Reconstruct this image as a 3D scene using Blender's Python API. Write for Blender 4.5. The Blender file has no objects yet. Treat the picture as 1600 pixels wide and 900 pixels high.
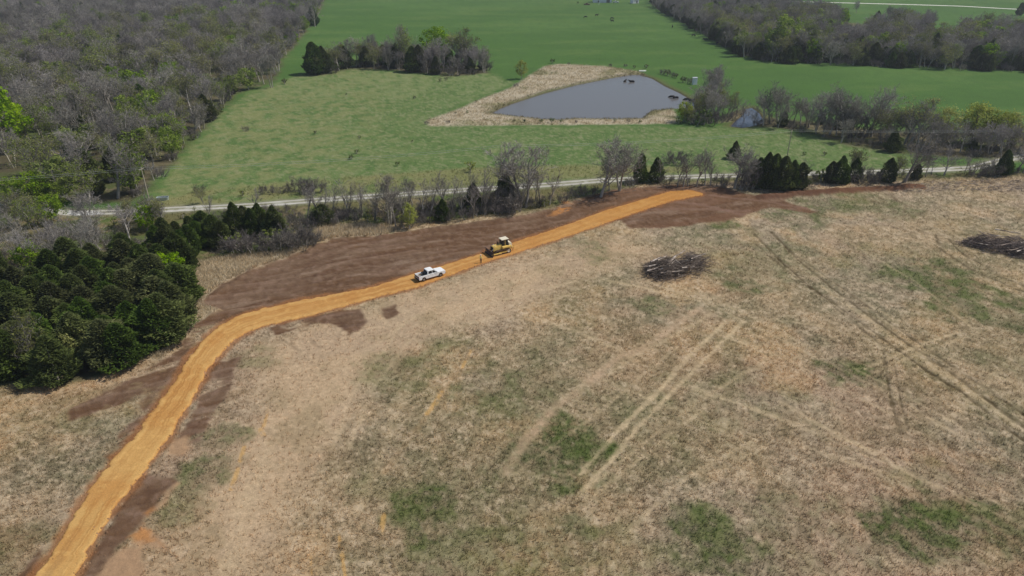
import bpy, math, random
import numpy as np
from mathutils import Vector, Matrix
random.seed(7); RNG = np.random.default_rng(7)
R = math.radians
SC = bpy.context.scene
COL = SC.collection

# ------------------------------------------------------------------ camera, sky, sun, exposure
CAM_H = 61.0; PITCH = R(27.2); FPX = 1081.0
cam_d = bpy.data.cameras.new('camera'); cam = bpy.data.objects.new('camera', cam_d); COL.objects.link(cam)
cam.location = (0, 0, CAM_H); cam.rotation_euler = (R(90) - PITCH, 0, 0)
cam_d.sensor_width = 36.0; cam_d.lens = 36.0 * FPX / 1600.0
cam_d.clip_start = 0.5; cam_d.clip_end = 9000
SC.camera = cam
SUN_EL, SUN_AZ = R(53), R(80)          # azimuth measured from +Y (away from the camera) towards +X
world = bpy.data.worlds.new('World'); SC.world = world; world.use_nodes = True
wn = world.node_tree; bg = wn.nodes['Background']
sky = wn.nodes.new('ShaderNodeTexSky'); sky.sky_type = 'NISHITA'; sky.sun_disc = False
sky.sun_elevation = SUN_EL; sky.sun_rotation = SUN_AZ; sky.altitude = 300
sky.air_density = 1.0; sky.dust_density = 1.2; sky.ozone_density = 1.0
wn.links.new(sky.outputs[0], bg.inputs[0]); bg.inputs[1].default_value = 0.085
sun_d = bpy.data.lights.new('sun', 'SUN'); sun_d.energy = 3.2; sun_d.angle = R(0.5); sun_d.color = (1.0, 0.95, 0.87)
sun = bpy.data.objects.new('sun', sun_d); COL.objects.link(sun)
SV = Vector((math.sin(SUN_AZ) * math.cos(SUN_EL), math.cos(SUN_AZ) * math.cos(SUN_EL), math.sin(SUN_EL)))
sun.rotation_euler = SV.to_track_quat('Z', 'Y').to_euler(); sun.location = (60, -20, 120)
vs = SC.view_settings; vs.view_transform = 'Standard'; vs.look = 'None'; vs.exposure = 0.0; vs.gamma = 1.0
vs.use_curve_mapping = False

# ------------------------------------------------------------------ survey helpers
# the site was surveyed from the photograph: G() gives the ground point behind a measured pixel
cT, sT = math.cos(PITCH), math.sin(PITCH)
def G(px, py):
    u = (px - 800) / FPX; v = (450 - py) / FPX
    dx, dy, dz = u, cT + v * sT, -sT + v * cT
    t = CAM_H / -dz
    return (dx * t, dy * t)
def GP(pts): return np.array([G(*p) for p in pts])
def height_at(bx, by, ty):
    X, Y = G(bx, by); v = (450 - ty) / FPX
    # solve for h: projection of (X, Y, h) has image v
    # depth = Y*cT - (h-H)*sT ; up = Y*sT + (h-H)*cT ; up/depth = v
    k = (v * Y * cT - Y * sT) / (cT + v * sT)
    return max(0.4, k + CAM_H)
def s2l(c):
    c = np.asarray(c, float) / 255.0
    return np.where(c <= 0.04045, c / 12.92, ((c + 0.055) / 1.055) ** 2.4)

# ------------------------------------------------------------------ numpy noise
def hsh(ix, iy, seed):
    h = (ix.astype(np.int64) * 374761393 + iy.astype(np.int64) * 668265263 + seed * 1442695041) & 0xffffffff
    h = ((h ^ (h >> 13)) * 1274126177) & 0xffffffff
    h = h ^ (h >> 16)
    return (h & 0xffffff) / float(0xffffff)
def vnoise(x, y, seed):
    ix = np.floor(x); iy = np.floor(y); fx = x - ix; fy = y - iy
    fx = fx * fx * (3 - 2 * fx); fy = fy * fy * (3 - 2 * fy)
    a = hsh(ix, iy, seed); b = hsh(ix + 1, iy, seed); c = hsh(ix, iy + 1, seed); d = hsh(ix + 1, iy + 1, seed)
    return (a + (b - a) * fx) * (1 - fy) + (c + (d - c) * fx) * fy
def fbm(x, y, scale, octv, seed, ang=0.0, stretch=1.0):
    if ang or stretch != 1.0:
        ca, sa = math.cos(ang), math.sin(ang)
        x, y = (x * ca + y * sa) / stretch, (-x * sa + y * ca)
    x = x / scale; y = y / scale
    s = 0; a = 1; t = 0
    for o in range(octv):
        s = s + a * vnoise(x + o * 17.3, y - o * 9.1, seed + o * 31); t += a; a *= 0.55; x = x * 2.03; y = y * 2.03
    return s / t
def smooth(e0, e1, x):
    t = np.clip((x - e0) / (e1 - e0), 0, 1); return t * t * (3 - 2 * t)
def sdf_poly(x, y, P):
    """signed distance, negative inside"""
    d = np.full(x.shape, 1e18); ins = np.zeros(x.shape, bool)
    n = len(P)
    for i in range(n):
        ax, ay = P[i]; bx, by = P[(i + 1) % n]
        ex, ey = bx - ax, by - ay
        wx, wy = x - ax, y - ay
        t = np.clip((wx * ex + wy * ey) / (ex * ex + ey * ey + 1e-12), 0, 1)
        d = np.minimum(d, (wx - ex * t) ** 2 + (wy - ey * t) ** 2)
        c = ((ay > y) != (by > y))
        if ey != 0: ins ^= c & (x < ex * (y - ay) / ey + ax)
    d = np.sqrt(d); return np.where(ins, -d, d)
def sdf_line(x, y, P):
    d = np.full(x.shape, 1e18)
    for i in range(len(P) - 1):
        ax, ay = P[i]; bx, by = P[i + 1]; ex, ey = bx - ax, by - ay
        t = np.clip(((x - ax) * ex + (y - ay) * ey) / (ex * ex + ey * ey + 1e-12), 0, 1)
        d = np.minimum(d, (x - ax - ex * t) ** 2 + (y - ay - ey * t) ** 2)
    return np.sqrt(d)
def boxed(fn, x, y, P, pad, far):
    P = np.asarray(P); m = (x > P[:, 0].min() - pad) & (x < P[:, 0].max() + pad) & (y > P[:, 1].min() - pad) & (y < P[:, 1].max() + pad)
    out = np.full(x.shape, far)
    if m.any(): out[m] = fn(x[m], y[m], P)
    return out
def pmask(x, y, P, soft, jit):
    """soft polygon mask; jit is an added offset in metres (array)"""
    pad = soft * 3 + 8
    d = boxed(sdf_poly, x, y, P, pad, 1e3)
    return 1 - smooth(-soft, soft, d + jit)
def in_poly(x, y, P):
    ins = False; n = len(P)
    for i in range(n):
        ax, ay = P[i]; bx, by = P[(i + 1) % n]
        if (ay > y) != (by > y) and x < (bx - ax) * (y - ay) / (by - ay) + ax: ins = not ins
    return ins

# ------------------------------------------------------------------ site plan
FIELD = GP([(-900, 640), (0, 600), (150, 590), (250, 545), (300, 475), (296, 410), (380, 398), (440, 392), (480, 382), (490, 352), (600, 350),
            (660, 350), (760, 338), (860, 325), (900, 312), (1000, 288), (1130, 284), (1250, 288), (1450, 279), (1600, 274), (2200, 262), (2600, 400), (2600, 1600), (-1200, 1600), (-1400, 800)])
ROAD_U = GP([(-75, 1090), (54, 900), (82, 860), (107, 820), (140, 762), (178, 715), (215, 675), (240, 637), (275, 590), (295, 557), (332, 515), (365, 496),
             (400, 484), (462, 470), (520, 460), (580, 449), (650, 426), (690, 415), (750, 397), (800, 379), (875, 355), (950, 327), (1025, 305), (1050, 298), (1078, 297), (1098, 303)])
ROAD_L = GP([(0, 1090), (120, 900), (150, 842), (180, 796), (225, 740), (250, 705), (271, 675), (295, 635), (312, 605), (328, 575), (362, 536), (380, 525),
             (400, 514), (462, 499), (512, 487), (575, 469), (652, 450), (700, 432), (750, 414), (800, 398), (875, 374), (925, 357), (1012, 327), (1050, 315), (1085, 308), (1098, 306)])
SOIL = [GP([(315, 474), (345, 442), (400, 419), (475, 392), (520, 372), (600, 370), (660, 359), (720, 352), (800, 341), (870, 326), (905, 312), (960, 298),
            (1040, 290), (1110, 288), (1140, 294), (1165, 303), (1200, 306), (1240, 299), (1330, 294), (1395, 291), (1420, 286), (1438, 291), (1405, 298), (1330, 300), (1240, 308), (1225, 313), (1278, 331), (1262, 332), (1205, 324),
            (1130, 346), (1060, 355), (985, 358), (970, 346), (905, 352), (860, 368), (740, 408), (650, 438), (575, 458), (400, 496), (350, 500), (340, 484)]),
        GP([(340, 480), (380, 488), (330, 540), (280, 610), (232, 680), (200, 690), (175, 716), (165, 712), (205, 660), (240, 610), (200, 625), (115, 655), (112, 638), (190, 600), (260, 560), (300, 510)]),
        GP([(330, 570), (375, 560), (368, 590), (345, 630), (330, 655), (312, 690), (292, 695), (280, 690), (300, 640), (312, 605)]),
        GP([(120, 905), (180, 796), (225, 745), (262, 745), (275, 752), (256, 775), (240, 800), (215, 830), (190, 855), (170, 880), (155, 905)]),
        GP([(415, 512), (470, 497), (560, 484), (570, 492), (568, 512), (545, 524), (528, 508), (500, 504), (470, 512), (430, 524)]),
        GP([(20, 905), (62, 848), (80, 850), (54, 905)]),
        GP([(598, 484), (618, 478), (624, 490), (606, 498)])]
PAD = [GP([(150, 905), (170, 875), (190, 855), (222, 858), (228, 905)]), GP([(262, 712), (268, 692), (290, 684), (302, 700), (290, 712)]), GP([(210, 850), (225, 826), (258, 838), (262, 860)]),
       GP([(240, 800), (256, 770), (280, 755), (262, 790)])]
ORANGE = [GP([(855, 338), (880, 315), (903, 316), (890, 330)]), GP([(222, 802), (240, 790), (236, 812), (226, 818)]), GP([(205, 838), (225, 826), (262, 856), (230, 852)])]
BARE = GP([(395, 545), (480, 512), (600, 480), (700, 442), (860, 392), (960, 372), (1010, 392), (900, 440), (800, 485), (700, 515), (620, 560), (575, 600), (545, 680), (480, 770), (440, 905), (250, 905), (340, 760), (400, 640)])
TALL = [GP([(296, 470), (300, 408), (380, 396), (440, 390), (480, 378), (480, 392), (400, 419), (345, 442), (318, 470), (345, 480), (300, 520), (250, 560), (240, 560), (290, 500)]),
        GP([(486, 380), (488, 352), (560, 350), (622, 356), (600, 370), (520, 372)])]
POND = GP([(766, 176), (782, 168), (800, 161), (850, 145), (900, 132), (950, 122), (985, 116), (1000, 116), (1020, 122), (1040, 134), (1062, 144), (1086, 158), (1086, 170), (1050, 169),
           (1018, 172), (1005, 184), (960, 185), (900, 184), (870, 186.5), (845, 185), (800, 180)])
BANK = GP([(664, 189), (712, 172), (750, 155), (800, 137), (822, 122), (850, 104), (875, 100), (950, 104), (1000, 112), (1012, 118), (990, 116), (950, 121), (900, 131), (850, 143), (800, 160), (766, 175), (800, 180), (900, 184), (1005, 184),
             (1018, 170), (1050, 168), (1058, 180), (1056, 193), (900, 195), (672, 197)])
POND2 = GP([(1140, 197), (1146, 190), (1158, 180), (1164, 169), (1176, 167), (1188, 176), (1196, 190), (1180, 196), (1160, 199)])
BANK2 = GP([(1122, 192), (1150, 175), (1168, 170), (1160, 180), (1142, 190)])
WOOD_L = GP([(-420, 345), (0, 305), (60, 312), (150, 318), (205, 316), (232, 300), (262, 262), (300, 220), (340, 178), (372, 148), (430, 128), (440, 96), (470, 60), (498, 22), (512, -8), (515, -30), (-700, -30)])
WOOD_R = GP([(1018, 6), (1060, 30), (1110, 58), (1160, 86), (1200, 94), (1400, 102), (1600, 110), (1900, 122), (2000, 90), (1620, 70), (1560, 60), (1500, 52), (1400, 42), (1330, 36), (1240, 22), (1180, 0), (1100, -18), (1040, -18)])
MEADOW = GP([(236, 300), (300, 225), (345, 178), (400, 140), (470, 118), (560, 108), (680, 118), (760, 112), (800, 130), (700, 178), (680, 196), (1050, 198), (1200, 200), (1300, 215), (1370, 232), (1500, 262), (1100, 272), (900, 284), (700, 300), (400, 318), (250, 326)])
VERGE = GP([(-300, 330), (0, 322), (200, 334), (400, 324), (600, 310), (800, 298), (940, 286), (1130, 279), (1250, 276), (1500, 270), (1900, 262), (1900, 274), (1600, 282), (1450, 284), (1250, 298), (1150, 300),
            (1000, 296), (905, 318), (800, 345), (660, 362), (600, 374), (480, 392), (300, 410), (296, 480), (200, 560), (-300, 600)])
VERGE_T = GP([(236, 322), (300, 300), (450, 285), (600, 272), (740, 262), (900, 258), (1100, 262), (1100, 268), (900, 279), (700, 294), (400, 314), (250, 328)])
MID_R = GP([(1120, 184), (1190, 180), (1260, 190), (1340, 200), (1420, 206), (1620, 208), (1900, 205), (1900, 248), (1600, 246), (1500, 248), (1400, 240), (1320, 226), (1240, 204), (1190, 198)])
CLUMP = GP([(478, 116), (520, 106), (600, 96), (700, 98), (762, 104), (766, 114), (700, 120), (640, 112), (560, 106), (500, 118)])
GROVE = GP([(-90, 500), (-20, 478), (60, 450), (120, 432), (180, 420), (240, 412), (290, 420), (292, 470), (282, 520), (246, 548), (200, 568), (150, 586), (90, 602), (50, 600), (0, 594), (-100, 610)])
GR_ROAD = GP([(-420, 318), (-150, 310), (0, 319), (60, 327), (110, 333), (200, 331), (300, 325.5), (400, 320.5), (500, 312.5), (600, 305.5), (700, 299), (790, 293), (860, 288.5), (940, 282),
               (1020, 278), (1100, 275.5), (1180, 273.5), (1260, 271.5), (1340, 270), (1400, 267.5), (1460, 265.5), (1520, 262.5), (1560, 252), (1600, 244), (1700, 232), (1900, 222)])
FAR_ROAD = GP([(1100, -5), (1210, 1.5), (1300, 4), (1400, 6.5), (1500, 9.5), (1580, 14), (1640, 16), (1800, 19)])
RIDGE = GP([(1190, 308), (1240, 303), (1300, 298.5), (1360, 295.5), (1400, 294), (1425, 290), (1436, 291)])
NEDGE = GP([(330, 462), (400, 420), (475, 393), (520, 373), (600, 371), (660, 360), (720, 353), (800, 342), (870, 327), (905, 313), (960, 299), (1040, 291), (1110, 289)])
# wheel tracks in the dry field: points, width (m), tone (+ pale, - dark), strength
TRACKS = [([(1010, 440), (1120, 480), (1240, 540), (1380, 610), (1520, 690)], .5, 1, .45), ([(1024, 436), (1134, 476), (1254, 536), (1394, 606), (1534, 684)], .5, 1, .45), ([(1300, 620), (1420, 680), (1600, 780)], .5, -1, .4), ([(900, 780), (1010, 690), (1100, 620), (1200, 560)], .5, 1, .45), ([(916, 786), (1026, 696), (1116, 626)], .5, 1, .4),
          ([(1240, 400), (1330, 460), (1400, 500)], .5, 1, .5), ([(1090, 690), (1180, 760), (1260, 840)], .4, -1, .4), ([(1010, 680), (1050, 740), (1070, 830)], .4, -1, .35), ([(860, 400), (760, 440), (640, 500), (560, 560)], .6, 1, .5), ([(880, 410), (780, 452), (660, 512)], .6, 1, .45),
          ([(1180, 380), (1240, 432), (1300, 478), (1380, 540)], .5, -1, .5), ([(1060, 600), (1180, 640), (1330, 700), (1480, 765), (1620, 830)], .55, 1, .6), ([(1120, 520), (1230, 560), (1340, 620), (1420, 660)], .5, 1, .4), ([(860, 560), (960, 600), (1060, 640), (1180, 700)], .5, 1, .4), ([(1000, 470), (1090, 500), (1180, 540)], .5, 1, .4),
          ([(780, 760), (860, 700), (940, 640), (1060, 540)], .5, 1, .4), ([(620, 520), (560, 600), (520, 700)], .6, 1, .4), ([(640, 530), (585, 605), (545, 700)], .6, 1, .4), ([(1330, 380), (1430, 440), (1530, 520), (1620, 570)], .5, 1, .45),
          ([(1135, 502), (1075, 557), (1035, 605), (960, 680), (907, 742)], .65, 1, .9), ([(1162, 502), (1105, 557), (1052, 610), (990, 677), (960, 715), (912, 765)], .65, 1, .9),
          ([(1095, 482), (1037, 520), (1005, 545), (965, 557), (930, 590), (875, 630), (820, 690), (790, 740)], 1.4, 2, .75),
          ([(1115, 487), (1055, 524), (985, 560), (950, 585)], .8, 1, .5),
          ([(822, 492), (900, 517), (970, 547)], .9, 1, .5), ([(940, 437), (1010, 450), (1060, 465)], .8, 1, .7), ([(960, 450), (1020, 462), (1075, 470)], .6, -1, .35),
          ([(1175, 362), (1225, 412), (1267, 450), (1350, 507), (1395, 540), (1450, 580), (1500, 610), (1575, 670), (1640, 715)], .55, -1, .8),
          ([(1205, 362), (1250, 408), (1300, 450), (1360, 495), (1425, 540), (1487, 582), (1550, 630), (1600, 667), (1650, 705)], .55, -1, .85),
          ([(1225, 385), (1290, 432), (1340, 467), (1450, 545), (1525, 597), (1600, 647), (1650, 680)], .5, -1, .7),
          ([(1284, 448), (1355, 498), (1410, 538), (1470, 580), (1530, 622), (1590, 668)], .9, 1, .55),
          ([(1475, 557), (1537, 580), (1600, 605), (1660, 628)], .6, 1, .55), ([(1450, 560), (1530, 595), (1600, 622)], .5, -1, .35),
          ([(1500, 517), (1430, 542), (1350, 577)], .5, 1, .7), ([(1508, 526), (1450, 547), (1366, 582)], .5, 1, .55),
          ([(1212, 500), (1287, 510), (1360, 535), (1395, 547)], .5, 1, .5),
          ([(1380, 550), (1390, 612), (1405, 675)], .35, -1, .7), ([(1398, 570), (1407, 625), (1420, 675)], .35, -1, .6),
          ([(1220, 627), (1290, 668), (1350, 700), (1425, 740), (1470, 760)], .9, 1, .6), ([(1225, 687), (1325, 722), (1425, 752)], .7, 1, .5), ([(1262, 675), (1412, 730), (1500, 780)], .5, -1, .35),
          ([(1075, 600), (1225, 655), (1400, 715), (1600, 800)], .7, 1, .4), ([(1090, 620), (1240, 680), (1400, 740)], .4, -1, .3),
          ([(1190, 682), (1132, 712), (1052, 762), (980, 835)], .45, 1, .6), ([(1205, 692), (1140, 727), (1070, 772)], .4, 1, .4),
          ([(1462, 367), (1472, 390), (1525, 425), (1590, 452), (1640, 470)], .5, -1, .75), ([(1482, 372), (1500, 392), (1562, 430), (1610, 450)], .5, -1, .7),
          ([(1480, 350), (1400, 368), (1300, 385)], .5, -1, .3), ([(1240, 312), (1330, 335), (1420, 360), (1480, 368)], 1.0, 3, .5), ([(1385, 300), (1415, 320), (1410, 345)], .8, 3, .5),
          ([(720, 520), (640, 600), (600, 700), (560, 800)], 1.2, 1, .35), ([(740, 545), (690, 615), (660, 660), (600, 740)], .9, 4, .18),
          ([(530, 505), (534, 515), (528, 526)], .7, 3, .6), ([(482, 530), (500, 545)], .6, 3, .5), ([(445, 535), (468, 550)], .6, 3, .5),
          ([(1580, 560), (1500, 640), (1440, 690)], .8, 1, .3), ([(1100, 470), (1200, 440), (1290, 430)], .7, 1, .35),
          ([(700, 500), (780, 470), (900, 440)], .8, 1, .6), ([(690, 520), (790, 488), (900, 458)], .6, 1, .4), ([(420, 700), (380, 800), (350, 905)], 2.2, 1, .4), ([(110, 640), (150, 690), (90, 780)], 1.5, -1, .15)]
GRADER = [([(1020, 312), (1100, 320), (1180, 340)], 1.2), ([(1000, 328), (1090, 326), (1170, 330)], .8), ([(1110, 305), (1200, 315), (1262, 326)], .8)]
CLAY = [([(690, 612), (680, 630), (667, 647)], .5), ([(530, 838), (535, 870), (540, 905)], .28), ([(600, 805), (597, 832)], .4), ([(408, 673), (412, 681)], .5), ([(382, 700), (372, 735), (360, 766)], .4), ([(737, 545), (722, 575)], .35),
        ([(486, 870), (487, 900)], .2), ([(420, 640), (412, 668)], .4)]
GREENS = [(875, 705, 42, 42, 1), (885, 680, 25, 18, .8), (1115, 845, 48, 36, .95), (905, 825, 25, 18, .7), (820, 850, 60, 40, .5), (790, 605, 75, 22, .6), (670, 570, 60, 18, .55), (770, 635, 60, 18, .5), (665, 795, 40, 28, .9), (655, 770, 60, 20, .4),
          (620, 590, 50, 16, .4), (1320, 580, 35, 13, .9), (1440, 825, 58, 26, 1), (1520, 800, 45, 36, .8), (1465, 440, 42, 22, .9), (1510, 485, 42, 16, .85), (1578, 475, 30, 12, .95), (1590, 505, 25, 12, .8), (1255, 343, 36, 12, .9), (1330, 318, 60, 13, .55),
          (1340, 325, 12, 4, .8), (1165, 450, 22, 9, .9), (1120, 353, 25, 6, .8), (1090, 352, 20, 5, .5), (355, 680, 26, 12, .7), (318, 745, 26, 20, .8), (285, 785, 24, 30, .5), (400, 565, 26, 14, .45), (925, 393, 16, 14, .6), (1030, 480, 26, 10, .7), (960, 870, 120, 40, .4),
          (745, 880, 60, 36, .6), (690, 860, 30, 30, .6), (1230, 812, 60, 30, .45), (1250, 880, 80, 30, .4), (1110, 640, 90, 40, .35), (1180, 620, 60, 30, .3), (20, 870, 60, 30, .5), (200, 640, 60, 20, .25), (1400, 415, 60, 20, .35), (770, 780, 60, 60, .35), (1560, 560, 50, 20, .35),
          (1150, 395, 60, 30, .35), (1000, 640, 40, 20, .3), (320, 640, 16, 10, .4), (700, 545, 30, 10, .6), (840, 545, 40, 12, .4), (1490, 745, 60, 20, .4)]

def ground_eval(x, y):
    n = x.shape
    jl = (fbm(x, y, 9, 4, 11) - .5); js = (fbm(x, y, 2.2, 4, 12) - .5)
    jit = jl * 7 + js * 2.2; jsm = js * 1.6 + jl * 1.2
    big = fbm(x, y, 60, 4, 1); med = fbm(x, y, 14, 4, 2); sm = fbm(x, y, 3.2, 4, 3); fine = fbm(x, y, .9, 3, 4)
    def C(*c): return s2l(c)
    def mix(col, m, c):
        c = np.asarray(c); m = np.clip(m, 0, 1)[:, None]
        return col * (1 - m) + c * m
    far_s = fbm(x, y, 16, 4, 21, ang=.12, stretch=3.0)
    col = np.ones((x.size, 3)) * C(80, 111, 54)
    col = mix(col, smooth(.45, .7, big), C(88, 118, 60)); col = mix(col, smooth(.5, .72, far_s) * .6, C(98, 121, 64)); col = mix(col, smooth(.5, .3, far_s) * .4, C(74, 102, 52)); col = mix(col, smooth(.45, .7, fbm(x, y, 3.5, 4, 23)) * .35, C(72, 100, 52))
    grass = np.full(n, .15); wet = np.zeros(n)
    # mid meadow: last year's straw still in the green
    m = pmask(x, y, MEADOW, 3, jit)
    st = fbm(x, y, 2.6, 5, 22, ang=.9, stretch=1.3)
    mc = np.ones((x.size, 3)) * C(100, 122, 70)
    mc = mix(mc, smooth(.4, .7, st) * .28, C(122, 130, 84)); mc = mix(mc, smooth(.4, .85, med) * .45, C(84, 112, 58)); mc = mix(mc, smooth(.5, .8, sm) * .35, C(136, 138, 98)); mc = mix(mc, smooth(.5, .2, sm) * .35, C(76, 100, 52)); mc = mix(mc, smooth(.55, .72, fine) * .5, C(150, 148, 112)); mc = mix(mc, smooth(.42, .25, fine) * .4, C(64, 84, 46))
    leftm = smooth(-20, -75, x); mc = mix(mc, leftm * smooth(.35, .65, st) * .45, C(146, 142, 96))
    topm = smooth(275, 320, y) * smooth(.35, .6, sm); mc = mix(mc, topm * .5, C(128, 138, 90))
    col = col * (1 - m[:, None]) + mc * m[:, None]; grass = grass * (1 - m) + .45 * m
    m = pmask(x, y, VERGE_T, 2, jsm) * smooth(.3, .6, med + sm * .3); col = mix(col, m * .6, C(138, 130, 88))
    # wood floors
    for P in (WOOD_L, WOOD_R, CLUMP, MID_R, GROVE):
        m = pmask(x, y, P, 2.5, jit * .6)
        wc = np.ones((x.size, 3)) * C(88, 82, 62); wc = mix(wc, smooth(.45, .62, med), C(86, 96, 56)); wc = mix(wc, smooth(.5, .7, sm), C(112, 104, 80))
        col = col * (1 - m[:, None]) + wc * m[:, None]; grass *= (1 - m)
    m = pmask(x, y, VERGE, 1.5, jsm)
    vc = np.ones((x.size, 3)) * C(108, 104, 68); vc = mix(vc, smooth(.45, .6, med), C(92, 104, 58)); vc = mix(vc, smooth(.5, .68, sm), C(130, 118, 88))
    col = col * (1 - m[:, None]) + vc * m[:, None]; grass = grass * (1 - m) + .5 * m
    # pond banks of pale dry reed grass
    for P in (BANK, BANK2):
        m = pmask(x, y, P, 1.2, jsm); bc = np.ones((x.size, 3)) * C(188, 176, 152); bc = mix(bc, smooth(.45, .65, sm), C(172, 158, 130)); bc = mix(bc, smooth(.55, .7, med) * .7, C(132, 128, 88))
        col = col * (1 - m[:, None]) + bc * m[:, None]; grass = grass * (1 - m) + .9 * m
    for P in (POND, POND2):
        d = boxed(sdf_poly, x, y, P, 14, 1e3); ring = smooth(4.5, .5, np.abs(d)); col = mix(col, ring * .6, C(104, 100, 66)); col = mix(col, smooth(1.0, -.5, d), C(90, 80, 60))
    # the dry field
    f = pmask(x, y, FIELD, 1.5, jsm) * (1 - pmask(x, y, GROVE, 1.2, jsm))
    fc = np.ones((x.size, 3)) * C(172, 151, 120)
    g1 = fbm(x, y, 24, 5, 31); g2 = fbm(x, y, 7, 4, 32); g3 = fbm(x, y, 11, 4, 33)
    fc = mix(fc, smooth(.44, .62, g1) * .75, C(166, 148, 126))        # greyish thatch
    fc = mix(fc, smooth(.5, .66, g3) * .6, C(190, 160, 120))           # warm straw
    fc = mix(fc, smooth(.55, .7, g2) * .45, C(138, 122, 94))
    og = smooth(.42, .62, fbm(x, y, 15, 5, 34) + .05 * smooth(-40, 10, x)) * (.35 + .65 * smooth(.3, .7, sm)); fc = mix(fc, og * .58, C(112, 112, 82))
    fc = mix(fc, smooth(.52, .76, fine) * .5, C(202, 182, 152)); fc = mix(fc, smooth(.46, .24, fine) * .4, C(108, 98, 74)); spk = fbm(x, y, .55, 2, 37); fc = mix(fc, smooth(.62, .8, spk) * .5, C(210, 190, 160)); fc = mix(fc, smooth(.36, .2, spk) * .4, C(92, 86, 62))
    fc = mix(fc, smooth(.56, .68, fbm(x, y, 18, 4, 36)) * .14, C(182, 138, 106))   # rusty stems
    green = np.zeros(n)
    for (cx, cy, rx, ry, s) in GREENS:
        X0, Y0 = G(cx, cy); X1, _ = G(cx + rx, cy); _, Ya = G(cx, cy - ry); _, Yb = G(cx, cy + ry)
        a = abs(X1 - X0) * 1.3; b = abs(Ya - Yb) / 2 * 1.3; Ym = (Ya + Yb) / 2
        q = ((x - X0) / a) ** 2 + ((y - Ym) / b) ** 2
        k = q < 6
        if k.any(): green[k] = np.maximum(green[k], s * smooth(2.4, .1, q[k] + (jl[k] * 3.6 + js[k] * 4.2)))
    gm = green * (.35 + .65 * smooth(.36, .56, sm * .5 + fine * .5))
    gc = np.ones((x.size, 3)) * C(64, 78, 42); gc = mix(gc, smooth(.45, .65, sm), C(84, 98, 50)); gc = mix(gc, smooth(.5, .7, fine) * .5, C(124, 124, 82))
    br = fbm(x, y, 26, 5, 41); bare = pmask(x, y, BARE, 5, jit)
    bc = np.ones((x.size, 3)) * C(192, 165, 132); bc = mix(bc, smooth(.45, .65, g3), C(180, 156, 128)); bc = mix(bc, smooth(.5, .7, g2) * .7, C(160, 140, 108)); bc = mix(bc, smooth(.55, .72, fine) * .5, C(198, 172, 138))
    fc = fc * (1 - (bare * .8)[:, None]) + bc * (bare * .8)[:, None]
    fc = fc * (1 - (gm * .95)[:, None]) + gc * (gm * .95)[:, None]
    fgrass = 1 - .8 * bare; fgrass = fgrass * (1 - .2 * green)
    rut = np.zeros(n)
    TC = {1: C(200, 178, 142), 2: C(188, 160, 130), -1: C(84, 72, 50), 3: C(100, 80, 62), 4: C(198, 150, 100)}
    brk = (.6 + .4 * smooth(.34, .62, fbm(x, y, 4.5, 3, 51))) * (.6 + .4 * smooth(.35, .6, fbm(x, y, .8, 2, 52)))
    for pts, w, t, s in TRACKS:
        w = w * (.8 if t > 0 else .95); d = boxed(sdf_line, x, y, GP(pts), 4, 1e3) + js * .5 + (fine - .5) * .5
        k = smooth(w * 1.1, w * .1, d) * min(1, s * (.95 if t > 0 else 1.25)) * brk
        fc = mix(fc, k, TC[t]); fgrass = fgrass * (1 - smooth(w * 1.1, w * .4, d) * min(1, s * 1.3)); rut = np.maximum(rut, k * (1 if t in (-1, 3) else .4))
    for P in TALL:
        k = pmask(x, y, P, .8, jsm); fc = mix(fc, k, C(184, 170, 144)); fgrass = np.maximum(fgrass, k * 1.8)
    col = col * (1 - f[:, None]) + fc * f[:, None]; grass = grass * (1 - f) + fgrass * f
    # stripped soil
    soil = np.zeros(n)
    for i, P in enumerate(SOIL):
        k = pmask(x, y, P, .45 if i else .6, js * 1.8 + jl * 1.4)
        if not i: k = np.maximum(k, smooth(2.4, 1.5, boxed(sdf_line, x, y, RIDGE, 8, 1e3) + js * 1.5))
        if i in (1, 2, 4): k = k * smooth(.3, .46, fbm(x, y, 2.2, 4, 65, ang=.7, stretch=3))
        soil = np.maximum(soil, k)
    stk = fbm(x, y, 1.3, 4, 61, ang=.38, stretch=9.0); stk2 = fbm(x, y, 5, 4, 62, ang=.38, stretch=3)
    sc = np.ones((x.size, 3)) * C(108, 82, 60); sc = mix(sc, smooth(.42, .68, stk2), C(119, 96, 76)); sc = mix(sc, smooth(.5, .8, stk) * .5, C(142, 116, 98)); sc = mix(sc, smooth(.45, .25, stk) * .45, C(94, 68, 50)); sc = mix(sc, smooth(.55, .75, fine) * .45, C(146, 120, 102)); sc = mix(sc, smooth(.42, .25, fine) * .45, C(88, 64, 50)); sc = mix(sc, smooth(.55, .7, sm) * .35, C(104, 78, 60))
    rg_ = smooth(3.2, 1.2, boxed(sdf_line, x, y, RIDGE, 8, 1e3)); sc = mix(sc, rg_ * .7, C(96, 66, 50)); wr = np.sin(((-x * math.sin(.36) + y * math.cos(.36)) + 2.2 * (fbm(x, y, 16, 3, 66) - .5) * 4) * 1.75); sc = mix(sc, smooth(.7, .98, wr) * .35 * smooth(.35, .6, fbm(x, y, 6, 2, 67)), C(84, 62, 48)); sc = mix(sc, smooth(-.75, -.98, wr) * .3 * smooth(.4, .6, fbm(x, y, 7, 2, 68)), C(152, 128, 108)); rightred = smooth(0, 40, x) * .35; sc = mix(sc, rightred * smooth(.4, .6, stk2), C(118, 80, 54))
    sc = mix(sc, smooth(.68, .78, fbm(x, y, 2.4, 3, 63, ang=.38, stretch=4)) * .5, C(150, 128, 108))
    for pts, w in GRADER:
        d = boxed(sdf_line, x, y, GP(pts), 4, 1e3); sc = mix(sc, smooth(w, w * .4, d) * .5, C(140, 112, 96))
    straw = smooth(.6, .72, fbm(x, y, 1.6, 3, 64, ang=.3, stretch=2)) * .35
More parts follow.
